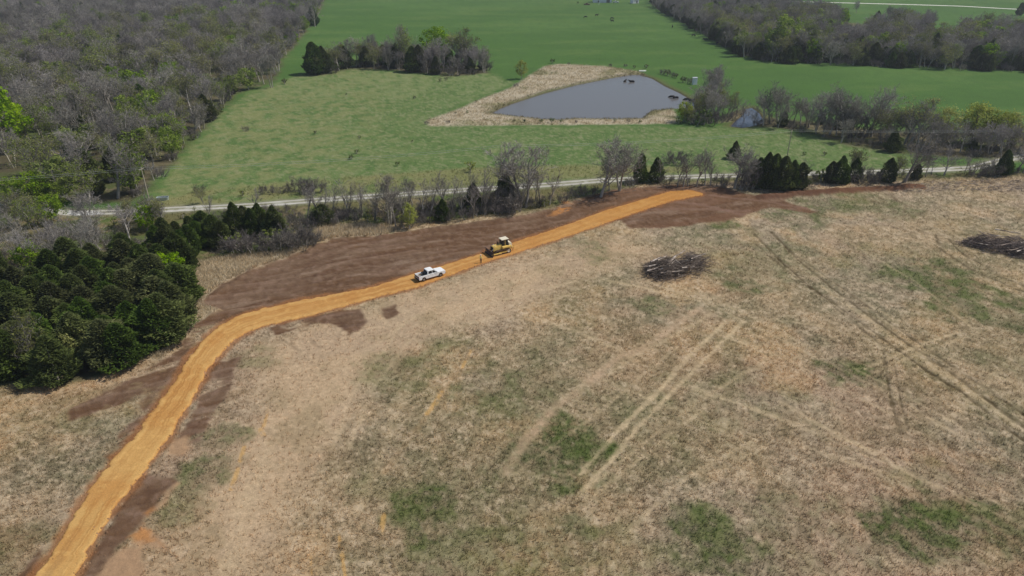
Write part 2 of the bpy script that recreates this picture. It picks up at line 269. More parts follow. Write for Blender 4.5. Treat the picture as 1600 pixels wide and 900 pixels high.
    sc = mix(sc, straw * pmask(x, y, np.concatenate([SOIL[1]]), 2, jsm), C(160, 140, 104))
    col = col * (1 - soil[:, None]) + sc * soil[:, None]; grass *= (1 - soil) ** 2
    for P in PAD:
        k = pmask(x, y, P, .5, js * 1.5); col = mix(col, k, C(172, 140, 108)); grass *= (1 - k); soil = np.maximum(soil, k)
    for P in ORANGE:
        k = pmask(x, y, P, .6, js * 2.5) * smooth(.3, .55, sm); col = mix(col, k * .8, C(186, 130, 76)); grass *= (1 - k); soil = np.maximum(soil, k)
    for pts, w in CLAY:
        d = boxed(sdf_line, x, y, GP(pts), 4, 1e3) + js * .4; k = smooth(w, w * .4, d) * smooth(.3, .5, fine); col = mix(col, k * .6, C(204, 160, 92)); grass *= (1 - k)
    # haul road apron of spilled clay just outside the built road
    near = boxed(sdf_poly, x, y, ROADP, 6, 1e3)
    k = smooth(1.1, .1, near + js * 1.6); col = mix(col, k * .75, C(150, 104, 66)); grass *= (1 - smooth(1.2, .3, near)); soil = np.maximum(soil, k)
    gr = boxed(sdf_line, x, y, GR_ROAD, 6, 1e3); grass *= smooth(2.4, 3.0, gr)
    col = mix(col, smooth(3.6, 2.4, gr + js) * .6, C(140, 134, 112))
    gr = boxed(sdf_line, x, y, FAR_ROAD, 8, 1e3); grass *= smooth(2.5, 3.5, gr)
    # relief
    z = (fbm(x, y, 30, 3, 71) - .5) * .5 * f + (med - .5) * .12 + (sm - .5) * .12 * (1 - soil * .6) + (fine - .5) * .07
    z -= rut * .12
    z += soil * ((stk - .5) * .45 + (fine - .5) * .12)
    z += .22 * np.exp(-((near - .75) / .35) ** 2) * (.3 + 1.2 * sm) * (near < 3)
    dl = boxed(sdf_line, x, y, RIDGE, 6, 1e3); z += (.75 * np.exp(-(dl / 1.3) ** 2)) * (.4 + 1.0 * sm); dn = boxed(sdf_line, x, y, NEDGE, 6, 1e3) + js; z += .4 * np.exp(-(dn / .8) ** 2) * (.3 + 1.2 * sm)
    z = np.where(near < 1.5, z * smooth(.3, 1.5, near) , z)
    z *= smooth(1.8, 4, boxed(sdf_line, x, y, GR_ROAD, 6, 1e3)) * smooth(1.8, 5, boxed(sdf_line, x, y, FAR_ROAD, 8, 1e3))
    for P in (POND, POND2):
        d = boxed(sdf_poly, x, y, P, 14, 1e3); z = np.where(d < 6, z * smooth(0, 6, d), z); z -= 1.5 * smooth(.8, -3, d)
    return col, grass, soil, z, f
ROADP = np.concatenate([ROAD_U, ROAD_L[::-1]])
def gz(x, y):
    return float(ground_eval(np.array([x], float), np.array([y], float))[3][0])

# ------------------------------------------------------------------ materials
def new_mat(name):
    m = bpy.data.materials.new(name); m.use_nodes = True; nt = m.node_tree
    return m, nt, nt.nodes['Principled BSDF']
def N(nt, t, **kw):
    n = nt.nodes.new(t)
    for k, v in kw.items():
        if k in n.inputs: n.inputs[k].default_value = v
        else: setattr(n, k, v)
    return n
def simple(name, rgb, rough=.7, metal=0, var=.15, scale=6.0, spec=.3):
    m, nt, b = new_mat(name)
    c = s2l(rgb); tc = N(nt, 'ShaderNodeTexCoord'); no = N(nt, 'ShaderNodeTexNoise'); no.inputs['Scale'].default_value = scale; no.inputs['Detail'].default_value = 5
    mx = N(nt, 'ShaderNodeMixRGB'); mx.inputs[1].default_value = (*(c * (1 - var)), 1); mx.inputs[2].default_value = (*np.clip(c * (1 + var), 0, 1), 1)
    nt.links.new(tc.outputs['Object'], no.inputs[0]); nt.links.new(no.outputs[0], mx.inputs[0]); nt.links.new(mx.outputs[0], b.inputs['Base Color'])
    b.inputs['Roughness'].default_value = rough; b.inputs['Metallic'].default_value = metal; b.inputs['Specular IOR Level'].default_value = spec
    return m
def foliage(name, dark, light, rnd=.35, hue=None, trans=.25):
    """leaf / twig material: tint attribute varies each leaf, object random varies each plant"""
    m, nt, b = new_mat(name)
    at = N(nt, 'ShaderNodeAttribute'); at.attribute_name = 'tint'
    mx = N(nt, 'ShaderNodeMixRGB'); mx.inputs[1].default_value = (*s2l(dark), 1); mx.inputs[2].default_value = (*s2l(light), 1)
    nt.links.new(at.outputs['Fac'], mx.inputs[0])
    oi = N(nt, 'ShaderNodeObjectInfo'); mr = N(nt, 'ShaderNodeMapRange'); mr.inputs['To Min'].default_value = 1 - rnd; mr.inputs['To Max'].default_value = 1 + rnd
    nt.links.new(oi.outputs['Random'], mr.inputs[0])
    hs = N(nt, 'ShaderNodeHueSaturation'); nt.links.new(mx.outputs[0], hs.inputs['Color']); nt.links.new(mr.outputs[0], hs.inputs['Value'])
    ml = N(nt, 'ShaderNodeMath', operation='MULTIPLY'); ml.inputs[1].default_value = 7.31; fr = N(nt, 'ShaderNodeMath', operation='FRACT')
    nt.links.new(oi.outputs['Random'], ml.inputs[0]); nt.links.new(ml.outputs[0], fr.inputs[0])
    h2 = N(nt, 'ShaderNodeMapRange'); h2.inputs['To Min'].default_value = .5 - (hue or .02); h2.inputs['To Max'].default_value = .5 + (hue or .02)
    nt.links.new(fr.outputs[0], h2.inputs[0]); nt.links.new(h2.outputs[0], hs.inputs['Hue'])
    s3 = N(nt, 'ShaderNodeMapRange'); s3.inputs['To Min'].default_value = .8; s3.inputs['To Max'].default_value = 1.15; nt.links.new(fr.outputs[0], s3.inputs[0]); nt.links.new(s3.outputs[0], hs.inputs['Saturation'])
    nt.links.new(hs.outputs[0], b.inputs['Base Color']); b.inputs['Roughness'].default_value = .8; b.inputs['Specular IOR Level'].default_value = .15
    if trans:
        tr = N(nt, 'ShaderNodeBsdfTranslucent'); nt.links.new(hs.outputs[0], tr.inputs[0]); ms = N(nt, 'ShaderNodeMixShader'); ms.inputs[0].default_value = trans
        out = nt.nodes['Material Output']; nt.links.new(b.outputs[0], ms.inputs[1]); nt.links.new(tr.outputs[0], ms.inputs[2]); nt.links.new(ms.outputs[0], out.inputs[0])
    return m
def ground_mat():
    m, nt, b = new_mat('ground_surface')
    at = N(nt, 'ShaderNodeAttribute'); at.attribute_name = 'col'
    so = N(nt, 'ShaderNodeAttribute'); so.attribute_name = 'soil'
    geo = N(nt, 'ShaderNodeNewGeometry')
    n1 = N(nt, 'ShaderNodeTexNoise'); n1.inputs['Scale'].default_value = 1.6; n1.inputs['Detail'].default_value = 8; n1.inputs['Roughness'].default_value = .72
    n2 = N(nt, 'ShaderNodeTexNoise'); n2.inputs['Scale'].default_value = 7.0; n2.inputs['Detail'].default_value = 5; n2.inputs['Roughness'].default_value = .7
    nt.links.new(geo.outputs['Position'], n1.inputs[0]); nt.links.new(geo.outputs['Position'], n2.inputs[0])
    ad = N(nt, 'ShaderNodeMath', operation='MULTIPLY_ADD'); ad.inputs[1].default_value = .5; nt.links.new(n1.outputs[0], ad.inputs[0])
    hf = N(nt, 'ShaderNodeMath', operation='MULTIPLY'); hf.inputs[1].default_value = .5; nt.links.new(n2.outputs[0], hf.inputs[0]); nt.links.new(hf.outputs[0], ad.inputs[2])
    amp = N(nt, 'ShaderNodeMapRange'); amp.inputs['To Min'].default_value = 1.2; amp.inputs['To Max'].default_value = .75; nt.links.new(so.outputs['Fac'], amp.inputs[0])
    sb = N(nt, 'ShaderNodeMath', operation='SUBTRACT'); sb.inputs[1].default_value = .5; nt.links.new(ad.outputs[0], sb.inputs[0])
    ma = N(nt, 'ShaderNodeMath', operation='MULTIPLY'); nt.links.new(sb.outputs[0], ma.inputs[0]); nt.links.new(amp.outputs[0], ma.inputs[1])
    m2 = N(nt, 'ShaderNodeMath', operation='MULTIPLY_ADD'); m2.inputs[1].default_value = 2.0; m2.inputs[2].default_value = 1.0; nt.links.new(ma.outputs[0], m2.inputs[0]); m2.use_clamp = False
    vm = N(nt, 'ShaderNodeVectorMath', operation='SCALE'); nt.links.new(at.outputs['Color'], vm.inputs[0]); nt.links.new(m2.outputs[0], vm.inputs['Scale'])
    nt.links.new(vm.outputs[0], b.inputs['Base Color'])
    bp = N(nt, 'ShaderNodeBump'); bp.inputs['Distance'].default_value = .25; bp.inputs['Strength'].default_value = .6; nt.links.new(ad.outputs[0], bp.inputs['Height']); nt.links.new(bp.outputs[0], b.inputs['Normal'])
    b.inputs['Roughness'].default_value = 1; b.inputs['Specular IOR Level'].default_value = .05
    return m
def attr_mat(name, nscale=9.0, amp=.5, rough=1.0, trans=0):
    m, nt, b = new_mat(name)
    at = N(nt, 'ShaderNodeAttribute'); at.attribute_name = 'col'; geo = N(nt, 'ShaderNodeNewGeometry')
    n1 = N(nt, 'ShaderNodeTexNoise'); n1.inputs['Scale'].default_value = nscale; n1.inputs['Detail'].default_value = 8; n1.inputs['Roughness'].default_value = .7
    nt.links.new(geo.outputs['Position'], n1.inputs[0]); mr = N(nt, 'ShaderNodeMapRange'); mr.inputs['From Min'].default_value = .25; mr.inputs['From Max'].default_value = .75
    mr.inputs['To Min'].default_value = 1 - amp; mr.inputs['To Max'].default_value = 1 + amp
    nt.links.new(n1.outputs[0], mr.inputs[0]); vm = N(nt, 'ShaderNodeVectorMath', operation='SCALE'); nt.links.new(at.outputs['Color'], vm.inputs[0]); nt.links.new(mr.outputs[0], vm.inputs['Scale'])
    nt.links.new(vm.outputs[0], b.inputs['Base Color']); bp = N(nt, 'ShaderNodeBump'); bp.inputs['Distance'].default_value = .08; bp.inputs['Strength'].default_value = .5
    nt.links.new(n1.outputs[0], bp.inputs['Height']); nt.links.new(bp.outputs[0], b.inputs['Normal'])
    b.inputs['Roughness'].default_value = rough; b.inputs['Specular IOR Level'].default_value = .05
    if trans:
        tr = N(nt, 'ShaderNodeBsdfTranslucent'); nt.links.new(vm.outputs[0], tr.inputs[0]); ms = N(nt, 'ShaderNodeMixShader'); ms.inputs[0].default_value = trans
        out = nt.nodes['Material Output']; nt.links.new(b.outputs[0], ms.inputs[1]); nt.links.new(tr.outputs[0], ms.inputs[2]); nt.links.new(ms.outputs[0], out.inputs[0])
    return m
def water_mat(name, rgb):
    m, nt, b = new_mat(name); b.inputs['Base Color'].default_value = (*s2l(rgb), 1); b.inputs['Roughness'].default_value = .22; b.inputs['Specular IOR Level'].default_value = .42
    geo = N(nt, 'ShaderNodeNewGeometry'); n = N(nt, 'ShaderNodeTexNoise'); n.inputs['Scale'].default_value = 1.2; n.inputs['Detail'].default_value = 4
    nt.links.new(geo.outputs['Position'], n.inputs[0]); bp = N(nt, 'ShaderNodeBump'); bp.inputs['Distance'].default_value = .05; bp.inputs['Strength'].default_value = .35
    nt.links.new(n.outputs[0], bp.inputs['Height']); nt.links.new(bp.outputs[0], b.inputs['Normal'])
    return m
M = {}
M['ground'] = ground_mat(); M['haul'] = attr_mat('haul_road_clay', 5.0, .2); M['gravel'] = attr_mat('crushed_gravel', 7.0, .22); M['grass'] = attr_mat('dry_grass', 3.0, .2, trans=.45)
M['water'] = water_mat('pond_water', (112, 108, 104)); M['water2'] = water_mat('small_pond_water', (70, 74, 86))
M['bark'] = foliage('grey_bark', (126, 120, 110), (186, 178, 166), .2, .01, 0); M['pale_bark'] = foliage('pale_bark', (168, 160, 140), (214, 206, 188), .1, .01, 0)
M['twig'] = foliage('grey_twigs', (112, 107, 102), (178, 170, 161), .34, .03, .1)
M['bud'] = foliage('budding_leaves', (104, 112, 54), (156, 162, 82), .3, .03, .3)
M['willow'] = foliage('willow_leaves', (136, 144, 62), (186, 192, 92), .15, .015, .35)
M['leaf'] = foliage('spring_leaves', (100, 126, 36), (158, 178, 60), .2, .015, .35)
M['cedar'] = foliage('cedar_foliage', (56, 71, 34), (124, 137, 68), .25, .03, .25)
M['brush'] = foliage('brush_twigs', (90, 85, 80), (142, 134, 126), .28, .03, .1)

# ------------------------------------------------------------------ object helpers
def tag(o, label=None, cat=None, group=None, kind=None):
    if label: o['label'] = label
    if cat: o['category'] = cat
    if group: o['group'] = group
    if kind: o['kind'] = kind
    return o
def link(name, me, parent=None, loc=None):
    o = bpy.data.objects.new(name, me); COL.objects.link(o)
    if parent: o.parent = parent
    if loc is not None: o.location = loc
    return o
def empty(name, loc, rz=0, label=None, cat=None, group=None, scale=1):
    o = bpy.data.objects.new(name, None); COL.objects.link(o); o.location = loc; o.rotation_euler = (0, 0, rz); o.scale = (scale,) * 3; o.empty_display_size = .5
    return tag(o, label, cat, group)
def np_mesh(name, V, F, mat, attrs=None, smooth_=False):
    """V (n,3) float, F (m,k) int (k = 3 or 4)"""
    V = np.asarray(V, np.float32); F = np.asarray(F, np.int32); k = F.shape[1]
    me = bpy.data.meshes.new(name); me.vertices.add(len(V)); me.vertices.foreach_set('co', V.ravel())
    me.loops.add(F.size); me.loops.foreach_set('vertex_index', F.ravel()); me.polygons.add(len(F))
    me.polygons.foreach_set('loop_start', np.arange(0, F.size, k, dtype=np.int32)); me.polygons.foreach_set('loop_total', np.full(len(F), k, np.int32))
    if smooth_: me.polygons.foreach_set('use_smooth', np.ones(len(F), bool))
    me.update(calc_edges=True)
    for an, arr in (attrs or {}).items():
        if arr.ndim == 2:
            a = me.color_attributes.new(an, 'FLOAT_COLOR', 'POINT'); c = np.ones((len(V), 4), np.float32); c[:, :3] = arr; a.data.foreach_set('color', c.ravel())
        else:
            a = me.attributes.new(an, 'FLOAT', 'POINT'); a.data.foreach_set('value', arr.astype(np.float32))
    me.materials.append(mat); return me
class MB:
    """collects shapes, then becomes one mesh"""
    def __init__(s): s.v = []; s.f = []
    def add(s, vs, fs):
        b = len(s.v); s.v += [tuple(p) for p in vs]; s.f += [tuple(i + b for i in f) for f in fs]; return s
    def box(s, c, d, rot=None):
        P = []
        for x in (-.5, .5):
            for y in (-.5, .5):
                for z in (-.5, .5):
                    p = Vector((x * d[0], y * d[1], z * d[2]))
                    if rot is not None: p = rot @ p
                    P.append(p + Vector(c))
        return s.add(P, [(0, 1, 3, 2), (4, 6, 7, 5), (0, 4, 5, 1), (2, 3, 7, 6), (0, 2, 6, 4), (1, 5, 7, 3)])
    def prism(s, prof, y0, y1, top=None):
        """side profile [(x,z)] extruded along y; top gives an inset per point"""
        n = len(prof); ins = top or [0] * n
        A = [(p[0], y0 + i, p[1]) for p, i in zip(prof, ins)]; B = [(p[0], y1 - i, p[1]) for p, i in zip(prof, ins)]
        return s.add(A + B, [tuple(range(n)), tuple(range(2 * n - 1, n - 1, -1))] + [(i, i + n, (i + 1) % n + n, (i + 1) % n) for i in range(n)])
    def tube(s, p0, p1, r0, r1=None, n=8, cap=True):
        r1 = r0 if r1 is None else r1; p0 = Vector(p0); p1 = Vector(p1); d = (p1 - p0).normalized(); a = d.orthogonal().normalized(); b = d.cross(a)
        P = [p0 + (a * math.cos(t) + b * math.sin(t)) * r0 for t in [2 * math.pi * i / n for i in range(n)]] + [p1 + (a * math.cos(t) + b * math.sin(t)) * r1 for t in [2 * math.pi * i / n for i in range(n)]]
        F = [(i, (i + 1) % n, (i + 1) % n + n, i + n) for i in range(n)]
        if cap: F += [tuple(range(n - 1, -1, -1)), tuple(range(n, 2 * n))]
        return s.add(P, F)
    def ball(s, c, r, n=10, m=6):
        r = (r,) * 3 if not hasattr(r, '__len__') else r; P = [(c[0], c[1], c[2] - r[2])]
        for j in range(1, m):
            t = math.pi * j / m - math.pi / 2
            for i in range(n):
                a = 2 * math.pi * i / n; P.append((c[0] + r[0] * math.cos(t) * math.cos(a), c[1] + r[1] * math.cos(t) * math.sin(a), c[2] + r[2] * math.sin(t)))
        P.append((c[0], c[1], c[2] + r[2])); F = [(0, 1 + (i + 1) % n, 1 + i) for i in range(n)]
        for j in range(m - 2):
            for i in range(n): F.append((1 + j * n + i, 1 + j * n + (i + 1) % n, 1 + (j + 1) * n + (i + 1) % n, 1 + (j + 1) * n + i))
        F += [(len(P) - 1, 1 + (m - 2) * n + i, 1 + (m - 2) * n + (i + 1) % n) for i in range(n)]
        return s.add(P, F)
    def mesh(s, name, mat, bevel=0):
        import bmesh
        me = bpy.data.meshes.new(name); me.from_pydata([tuple(p) for p in s.v], [], s.f)
        bm = bmesh.new(); bm.from_mesh(me)
        bmesh.ops.recalc_face_normals(bm, faces=bm.faces)
        if bevel:
            ed = [e for e in bm.edges if len(e.link_faces) == 2 and e.calc_face_angle(0) > .5]
            bmesh.ops.bevel(bm, geom=ed, offset=bevel, segments=2, affect='EDGES', clamp_overlap=True)
        bm.to_mesh(me); bm.free()
        me.materials.append(mat); return me
    def build(s, name, mat, parent=None, bevel=0): return link(name, s.mesh(name, mat, bevel), parent)

# ------------------------------------------------------------------ ground sheet
def build_ground():
    rr = [0.0, 15, 30, 42]; r = 46.0
    while r < 1000:
        rr.append(r); r += max(.3 if r < 85 else .3, (r * r + CAM_H ** 2) / (CAM_H * 692) * .95)
    while r < 7000: rr.append(r); r *= 1.08
    rr = np.array(rr)
    aa = np.concatenate([np.arange(-180, -46, 4.0), np.arange(-46, 46, .1), np.arange(46, 180, 4.0)]) * math.pi / 180
    nr, na = len(rr), len(aa)
    Rg, Ag = np.meshgrid(rr, aa, indexing='ij'); x = (Rg * np.sin(Ag)).ravel(); y = (Rg * np.cos(Ag)).ravel()
    col, grass, soil, z, f = ground_eval(x, y)
    V = np.stack([x, y, z], 1); V[Rg.ravel() < 40, 2] = 0
    i, j = np.meshgrid(np.arange(nr - 1), np.arange(na), indexing='ij'); jn = (j + 1) % na
    F = np.stack([i * na + j, (i + 1) * na + j, (i + 1) * na + jn, i * na + jn], -1).reshape(-1, 4)[:, ::-1]
    me = np_mesh('ground', V, F, M['ground'], {'col': col, 'soil': soil}, True)
    tag(link('ground', me), 'dry straw field, stripped soil and green pasture reaching to the horizon', kind='structure')
    print('ground verts', len(V), 'tris', len(F) * 2)
build_ground()

# ------------------------------------------------------------------ roads
def resample(P, n):
    P = np.asarray(P); s = np.concatenate([[0], np.cumsum(np.hypot(*(P[1:] - P[:-1]).T))]); t = np.linspace(0, s[-1], n)
    # smooth by averaging a moving window over the linear interpolation
    Q = np.stack([np.interp(t, s, P[:, k]) for k in (0, 1)], 1)
    for _ in range(14): Q[1:-1] = (Q[:-2] + 2 * Q[1:-1] + Q[2:]) / 4
    return Q, t
def build_haul():
    n, w = 900, 30
    m = len(ROAD_U)
    k = np.linspace(0, m - 1, n)
    U = np.stack([np.interp(k, np.arange(m), ROAD_U[:, i]) for i in (0, 1)], 1); L = np.stack([np.interp(k, np.arange(m), ROAD_L[:, i]) for i in (0, 1)], 1)
    for _ in range(60):
        U[1:-1] = (U[:-2] + 2 * U[1:-1] + U[2:]) / 4; L[1:-1] = (L[:-2] + 2 * L[1:-1] + L[2:]) / 4
    ju = (fbm(U[:, 0], U[:, 1], 1.1, 4, 81) - .5) * 1.2; jl = (fbm(L[:, 0], L[:, 1], 1.1, 4, 82) - .5) * 1.2
    D = U - L; W = np.hypot(*D.T)[:, None]; D = D / np.maximum(W, 1e-3)
    U = U + D * np.minimum(ju[:, None], .6); L = L - D * jl[:, None]
    t = np.linspace(0, 1, w)[None, :, None]
    P = L[:, None] * (1 - t) + U[:, None] * t
    x = P[..., 0].ravel(); y = P[..., 1].ravel(); tt = np.broadcast_to(t[..., 0], (n, w)).ravel()
    sl = np.repeat(np.concatenate([[0], np.cumsum(np.hypot(*((U + L)[1:] - (U + L)[:-1]).T) / 2)]), w)
    edge = np.minimum(tt, 1 - tt)
    a = fbm(sl, tt * 5, 1.0, 4, 91, stretch=1) ; streak = fbm(sl / 22, tt * 12, 1.0, 3, 92); pat = fbm(x, y, 5, 4, 93); fine = fbm(x, y, .8, 3, 94)
    z = .03 + .13 * smooth(0, .09, edge) + (fine - .5) * .05 + (streak - .5) * .05 + .03 * np.sin(tt * math.pi)
    z[edge < .01] = -.12
    c = np.ones((x.size, 3)) * s2l((198, 148, 88)); 
    def mixin(c, m_, k_): m_ = np.clip(m_, 0, 1)[:, None]; return c * (1 - m_) + s2l(k_) * m_
    c = mixin(c, smooth(.4, .7, streak) * .55, (206, 162, 98)); c = mixin(c, smooth(.52, .25, streak) * .7, (182, 126, 66)); c = mixin(c, smooth(.42, .3, pat) * .4, (176, 118, 58)); c = mixin(c, smooth(.35, .2, fine) * .5, (164, 112, 58)); nearb = smooth(150, 60, y); c = mixin(c, nearb * .6, (208, 168, 104)); c = mixin(c, smooth(.5, .68, pat) * .5, (186, 130, 70))
    c = mixin(c, smooth(.6, .75, fine) * .4, (226, 182, 112)); farm = smooth(110, 190, y); c = mixin(c, farm * .5, (188, 132, 66)); c = mixin(c, smooth(190, 205, y) * smooth(.4, .6, pat), (196, 104, 46))
    for q in (): c = mixin(c, smooth(.07, .02, np.abs(tt - q + (fbm(sl, sl * 0, 12, 2, 95) - .5) * .1)) * .4, (224, 184, 116))
    for q0 in (.27, .36, .62, .71): c = mixin(c, smooth(.035, .01, np.abs(tt - q0 + (fbm(sl, sl * 0, 18, 2, 96) - .5) * .12)) * (.25 + .35 * smooth(.4, .6, fbm(sl, tt * 3, 7, 2, 97))), (170, 118, 62))
    lug = .5 + .5 * np.sin(sl * 6.2); c = mixin(c, lug * smooth(.1, .06, np.abs(np.abs(tt - .5) - .2)) * .18 * smooth(.4, .6, pat), (150, 104, 56))
    c = mixin(c, smooth(.07, 0, edge) * .7, (150, 96, 52))
    nearp = smooth(62, 48, y) * smooth(.52, .6, tt) * smooth(.8, .7, tt); c = mixin(c, nearp * .6, (170, 136, 88))
    i, j = np.meshgrid(np.arange(n - 1), np.arange(w - 1), indexing='ij')
    F = np.stack([i * w + j, i * w + j + 1, (i + 1) * w + j + 1, (i + 1) * w + j], -1).reshape(-1, 4)
    me = np_mesh('haul_road', np.stack([x, y, z], 1), F, M['haul'], {'col': c}, True)
    tag(link('haul_road', me), 'freshly laid orange clay haul road curving across the cleared field', kind='structure')
build_haul()
def ribbon(name, P, half, n, w, colfn, label, zt=.05):
    Q, s = resample(P, n); T = np.gradient(Q, axis=0); T /= np.hypot(*T.T)[:, None]; Nn = np.stack([-T[:, 1], T[:, 0]], 1)
    t = np.linspace(-1, 1, w)[None, :]; wob = 1 + (fbm(s, s * 0, 6, 3, 5)[:, None] - .5) * .35
    off = t * half * wob
    X = Q[:, None, 0] + Nn[:, None, 0] * off; Y = Q[:, None, 1] + Nn[:, None, 1] * off; tt = np.broadcast_to(t, X.shape).ravel()
    z = zt * (1 - np.abs(tt) ** 6) + .01; z[np.abs(tt) > .99] = -.1
    c = colfn(X.ravel(), Y.ravel(), tt)
    i, j = np.meshgrid(np.arange(n - 1), np.arange(w - 1), indexing='ij')
    F = np.stack([i * w + j, i * w + j + 1, (i + 1) * w + j + 1, (i + 1) * w + j], -1).reshape(-1, 4)[:, ::-1]
    tag(link(name, np_mesh(name, np.stack([X.ravel(), Y.ravel(), z], 1), F, M['gravel'], {'col': c}, True)), label, kind='structure')
def gravel_cols(x, y, t):
    p = fbm(x, y, 2.5, 4, 101); c = np.ones((x.size, 3)) * s2l((186, 182, 170))
    mid = smooth(.42, .2, np.abs(t)) * 1.0 + smooth(.72, .95, np.abs(t)) * .7; mid = mid * (.65 + .35 * smooth(.3, .6, p))
    mid = mid * smooth(-112, -104, x) if True else mid
    m = np.clip(mid, 0, 1)[:, None]; c = c * (1 - m) + s2l((126, 124, 92)) * m
    m = (smooth(.5, .7, p) * .5)[:, None]; return c * (1 - m) + s2l((206, 203, 193)) * m
ribbon('gravel_road', GR_ROAD, 1.9, 1200, 17, gravel_cols, 'pale two-track gravel lane running behind the hedgerow')
ribbon('farm_road', FAR_ROAD, 3.6, 300, 9, lambda x, y, t: np.ones((x.size, 3)) * s2l((226, 222, 210)) * (.85 + .3 * fbm(x, y, 3, 3, 7))[:, None], 'straight white gravel farm road across the far pasture')
def pad(name, pts, label, z, rgb):
    P = GP(pts); c = P.mean(0); nn = 40; ang = np.linspace(0, 2 * math.pi, nn, endpoint=False)
    k = np.linspace(0, len(P), nn, endpoint=False); PP = np.concatenate([P, P[:1]]); E = np.stack([np.interp(k, np.arange(len(PP)), PP[:, i]) for i in (0, 1)], 1)
    E += (RNG.random(E.shape) - .5) * .5
    V = [(c[0], c[1], z)]; F = []
    for f_, zz in ((.5, z), (.95, z), (1, -.1)):
        for e in E: V.append((c[0] + (e[0] - c[0]) * f_, c[1] + (e[1] - c[1]) * f_, zz))
    T = [(0, 1 + (i + 1) % nn, 1 + i) for i in range(nn)]
    for r_ in range(2):
        for i in range(nn):
            a, b = 1 + r_ * nn + i, 1 + r_ * nn + (i + 1) % nn; T += [(a, b, b + nn), (a, b + nn, a + nn)]
    V = np.array(V); col = np.ones((len(V), 3)) * s2l(rgb)
    tag(link(name, np_mesh(name, V, np.array(T)[:, ::-1], M['gravel'], {'col': col})), label, kind='structure')
pad('gravel_turnout', [(214, 325), (217, 320.5), (232, 319), (236, 323), (236, 326)], 'small pale gravel turnout at the foot of the left power pole', .075, (206, 202, 190))
pad('gravel_apron', [(102, 333), (106, 328.5), (130, 329.5), (160, 332), (165, 334.5), (140, 337), (112, 337.5)], 'white gravel widening of the lane at the wood corner', .075, (212, 210, 204))

# ------------------------------------------------------------------ water
def water(name, P, mat, label, z):
    Q = np.asarray(P); E, _ = resample(np.concatenate([Q, Q[:1]]), 161); E = E[:-1]; c = E.mean(0); E = c + (E - c) * 1.03
    V = np.array([(c[0], c[1], z)] + [(e[0], e[1], z) for e in E]); n = len(E)
    a = sum(E[i][0] * E[(i + 1) % n][1] - E[(i + 1) % n][0] * E[i][1] for i in range(n))
    import bmesh
    me = bpy.data.meshes.new(name); me.from_pydata([tuple(v) for v in V[1:]], [], [tuple(range(n)) if a > 0 else tuple(range(n - 1, -1, -1))])
    bm = bmesh.new(); bm.from_mesh(me); bmesh.ops.triangulate(bm, faces=bm.faces[:]); bm.to_mesh(me); bm.free(); me.materials.append(mat)
    tag(link(name, me), label, kind='structure')
water('pond', POND, M['water'], 'grey farm pond with straight dam banks in the pasture', -.32)
water('pond_overflow', POND2, M['water2'], 'small blue-grey pool beside the pond clump', -.3)

# ------------------------------------------------------------------ grass tufts (ground cover nobody could count)
def tufts(name, label, x, y, z, h, width, col, blades, lean=.5, tw=.45):
    n = len(x); a = RNG.random((n, blades)) * 2 * math.pi; rr = RNG.random((n, blades)) * width[:, None]
    bx = x[:, None] + np.cos(a) * rr; by = y[:, None] + np.sin(a) * rr
    hh = h[:, None] * (.55 + .75 * RNG.random((n, blades))); ln = hh * lean * RNG.random((n, blades)); la = a + RNG.normal(0, .7, (n, blades))
    wd = (.035 + .09 * RNG.random((n, blades))) * (.5 + h[:, None]); wa = RNG.random((n, blades)) * math.pi
    wd = wd * tw
    p0 = np.stack([bx - np.cos(wa) * wd, by - np.sin(wa) * wd, np.broadcast_to(z[:, None] - .03, bx.shape)], -1)
    p1 = np.stack([bx + np.cos(wa) * wd, by + np.sin(wa) * wd, np.broadcast_to(z[:, None] - .03, bx.shape)], -1)
    p2 = np.stack([bx + np.cos(la) * ln, by + np.sin(la) * ln, z[:, None] + hh], -1)
    V = np.stack([p0, p1, p2], 2).reshape(-1, 3); F = np.arange(len(V)).reshape(-1, 3)
    c = col[:, None, :] * (.6 + .9 * RNG.random((n, blades, 1))); C = np.repeat(c.reshape(-1, 3), 3, axis=0)
    tag(link(name, np_mesh(name, V, F, M['grass'], {'col': C})), label, kind='stuff'); print(name, n, 'tufts', len(F), 'tris')
def scatter_tufts(name, label, zones, hmin, hmax, blades, lean=.5, cmul=1.0, need=.2):
    X = []; Y = []; S = []
    for (y0, y1, dens) in zones:
        xm = y1 * .82 + 14; n = int((y1 - y0) * 2 * xm * dens)
        yy = y0 + (y1 - y0) * RNG.random(n); xx = (RNG.random(n) * 2 - 1) * xm; k = np.abs(xx) < yy * .80 + 16; X.append(xx[k]); Y.append(yy[k]); S.append(np.full(k.sum(), dens))
    return np.concatenate(X), np.concatenate(Y), np.concatenate(S)
x, y, s = scatter_tufts('', '', [(46, 75, 9.5), (75, 105, 6.2), (105, 140, 3.6), (140, 190, 1.8), (190, 215, 1.0)], 0, 0, 0)
col, grass, soil, z, f = ground_eval(x, y)
k = (f > .5) & (RNG.random(len(x)) < np.clip(grass, .0, 1) * .95)
x, y, z, col, grass, s = x[k], y[k], z[k], col[k], grass[k], s[k]
clump = fbm(x, y, 1.8, 3, 111)
h = (.24 + .2 * clump + .22 * RNG.random(len(x))) * np.where(grass > 1.2, 2.0, 1) * (1 + .25 / s) * .8
tufts('dry_prairie_grass', 'tawny dry prairie grass covering the near field', x, y, z, h, .16 + .12 * RNG.random(len(x)) + .1 / s, np.clip(col * 1.3, 0, .8), 4, .8, .5)
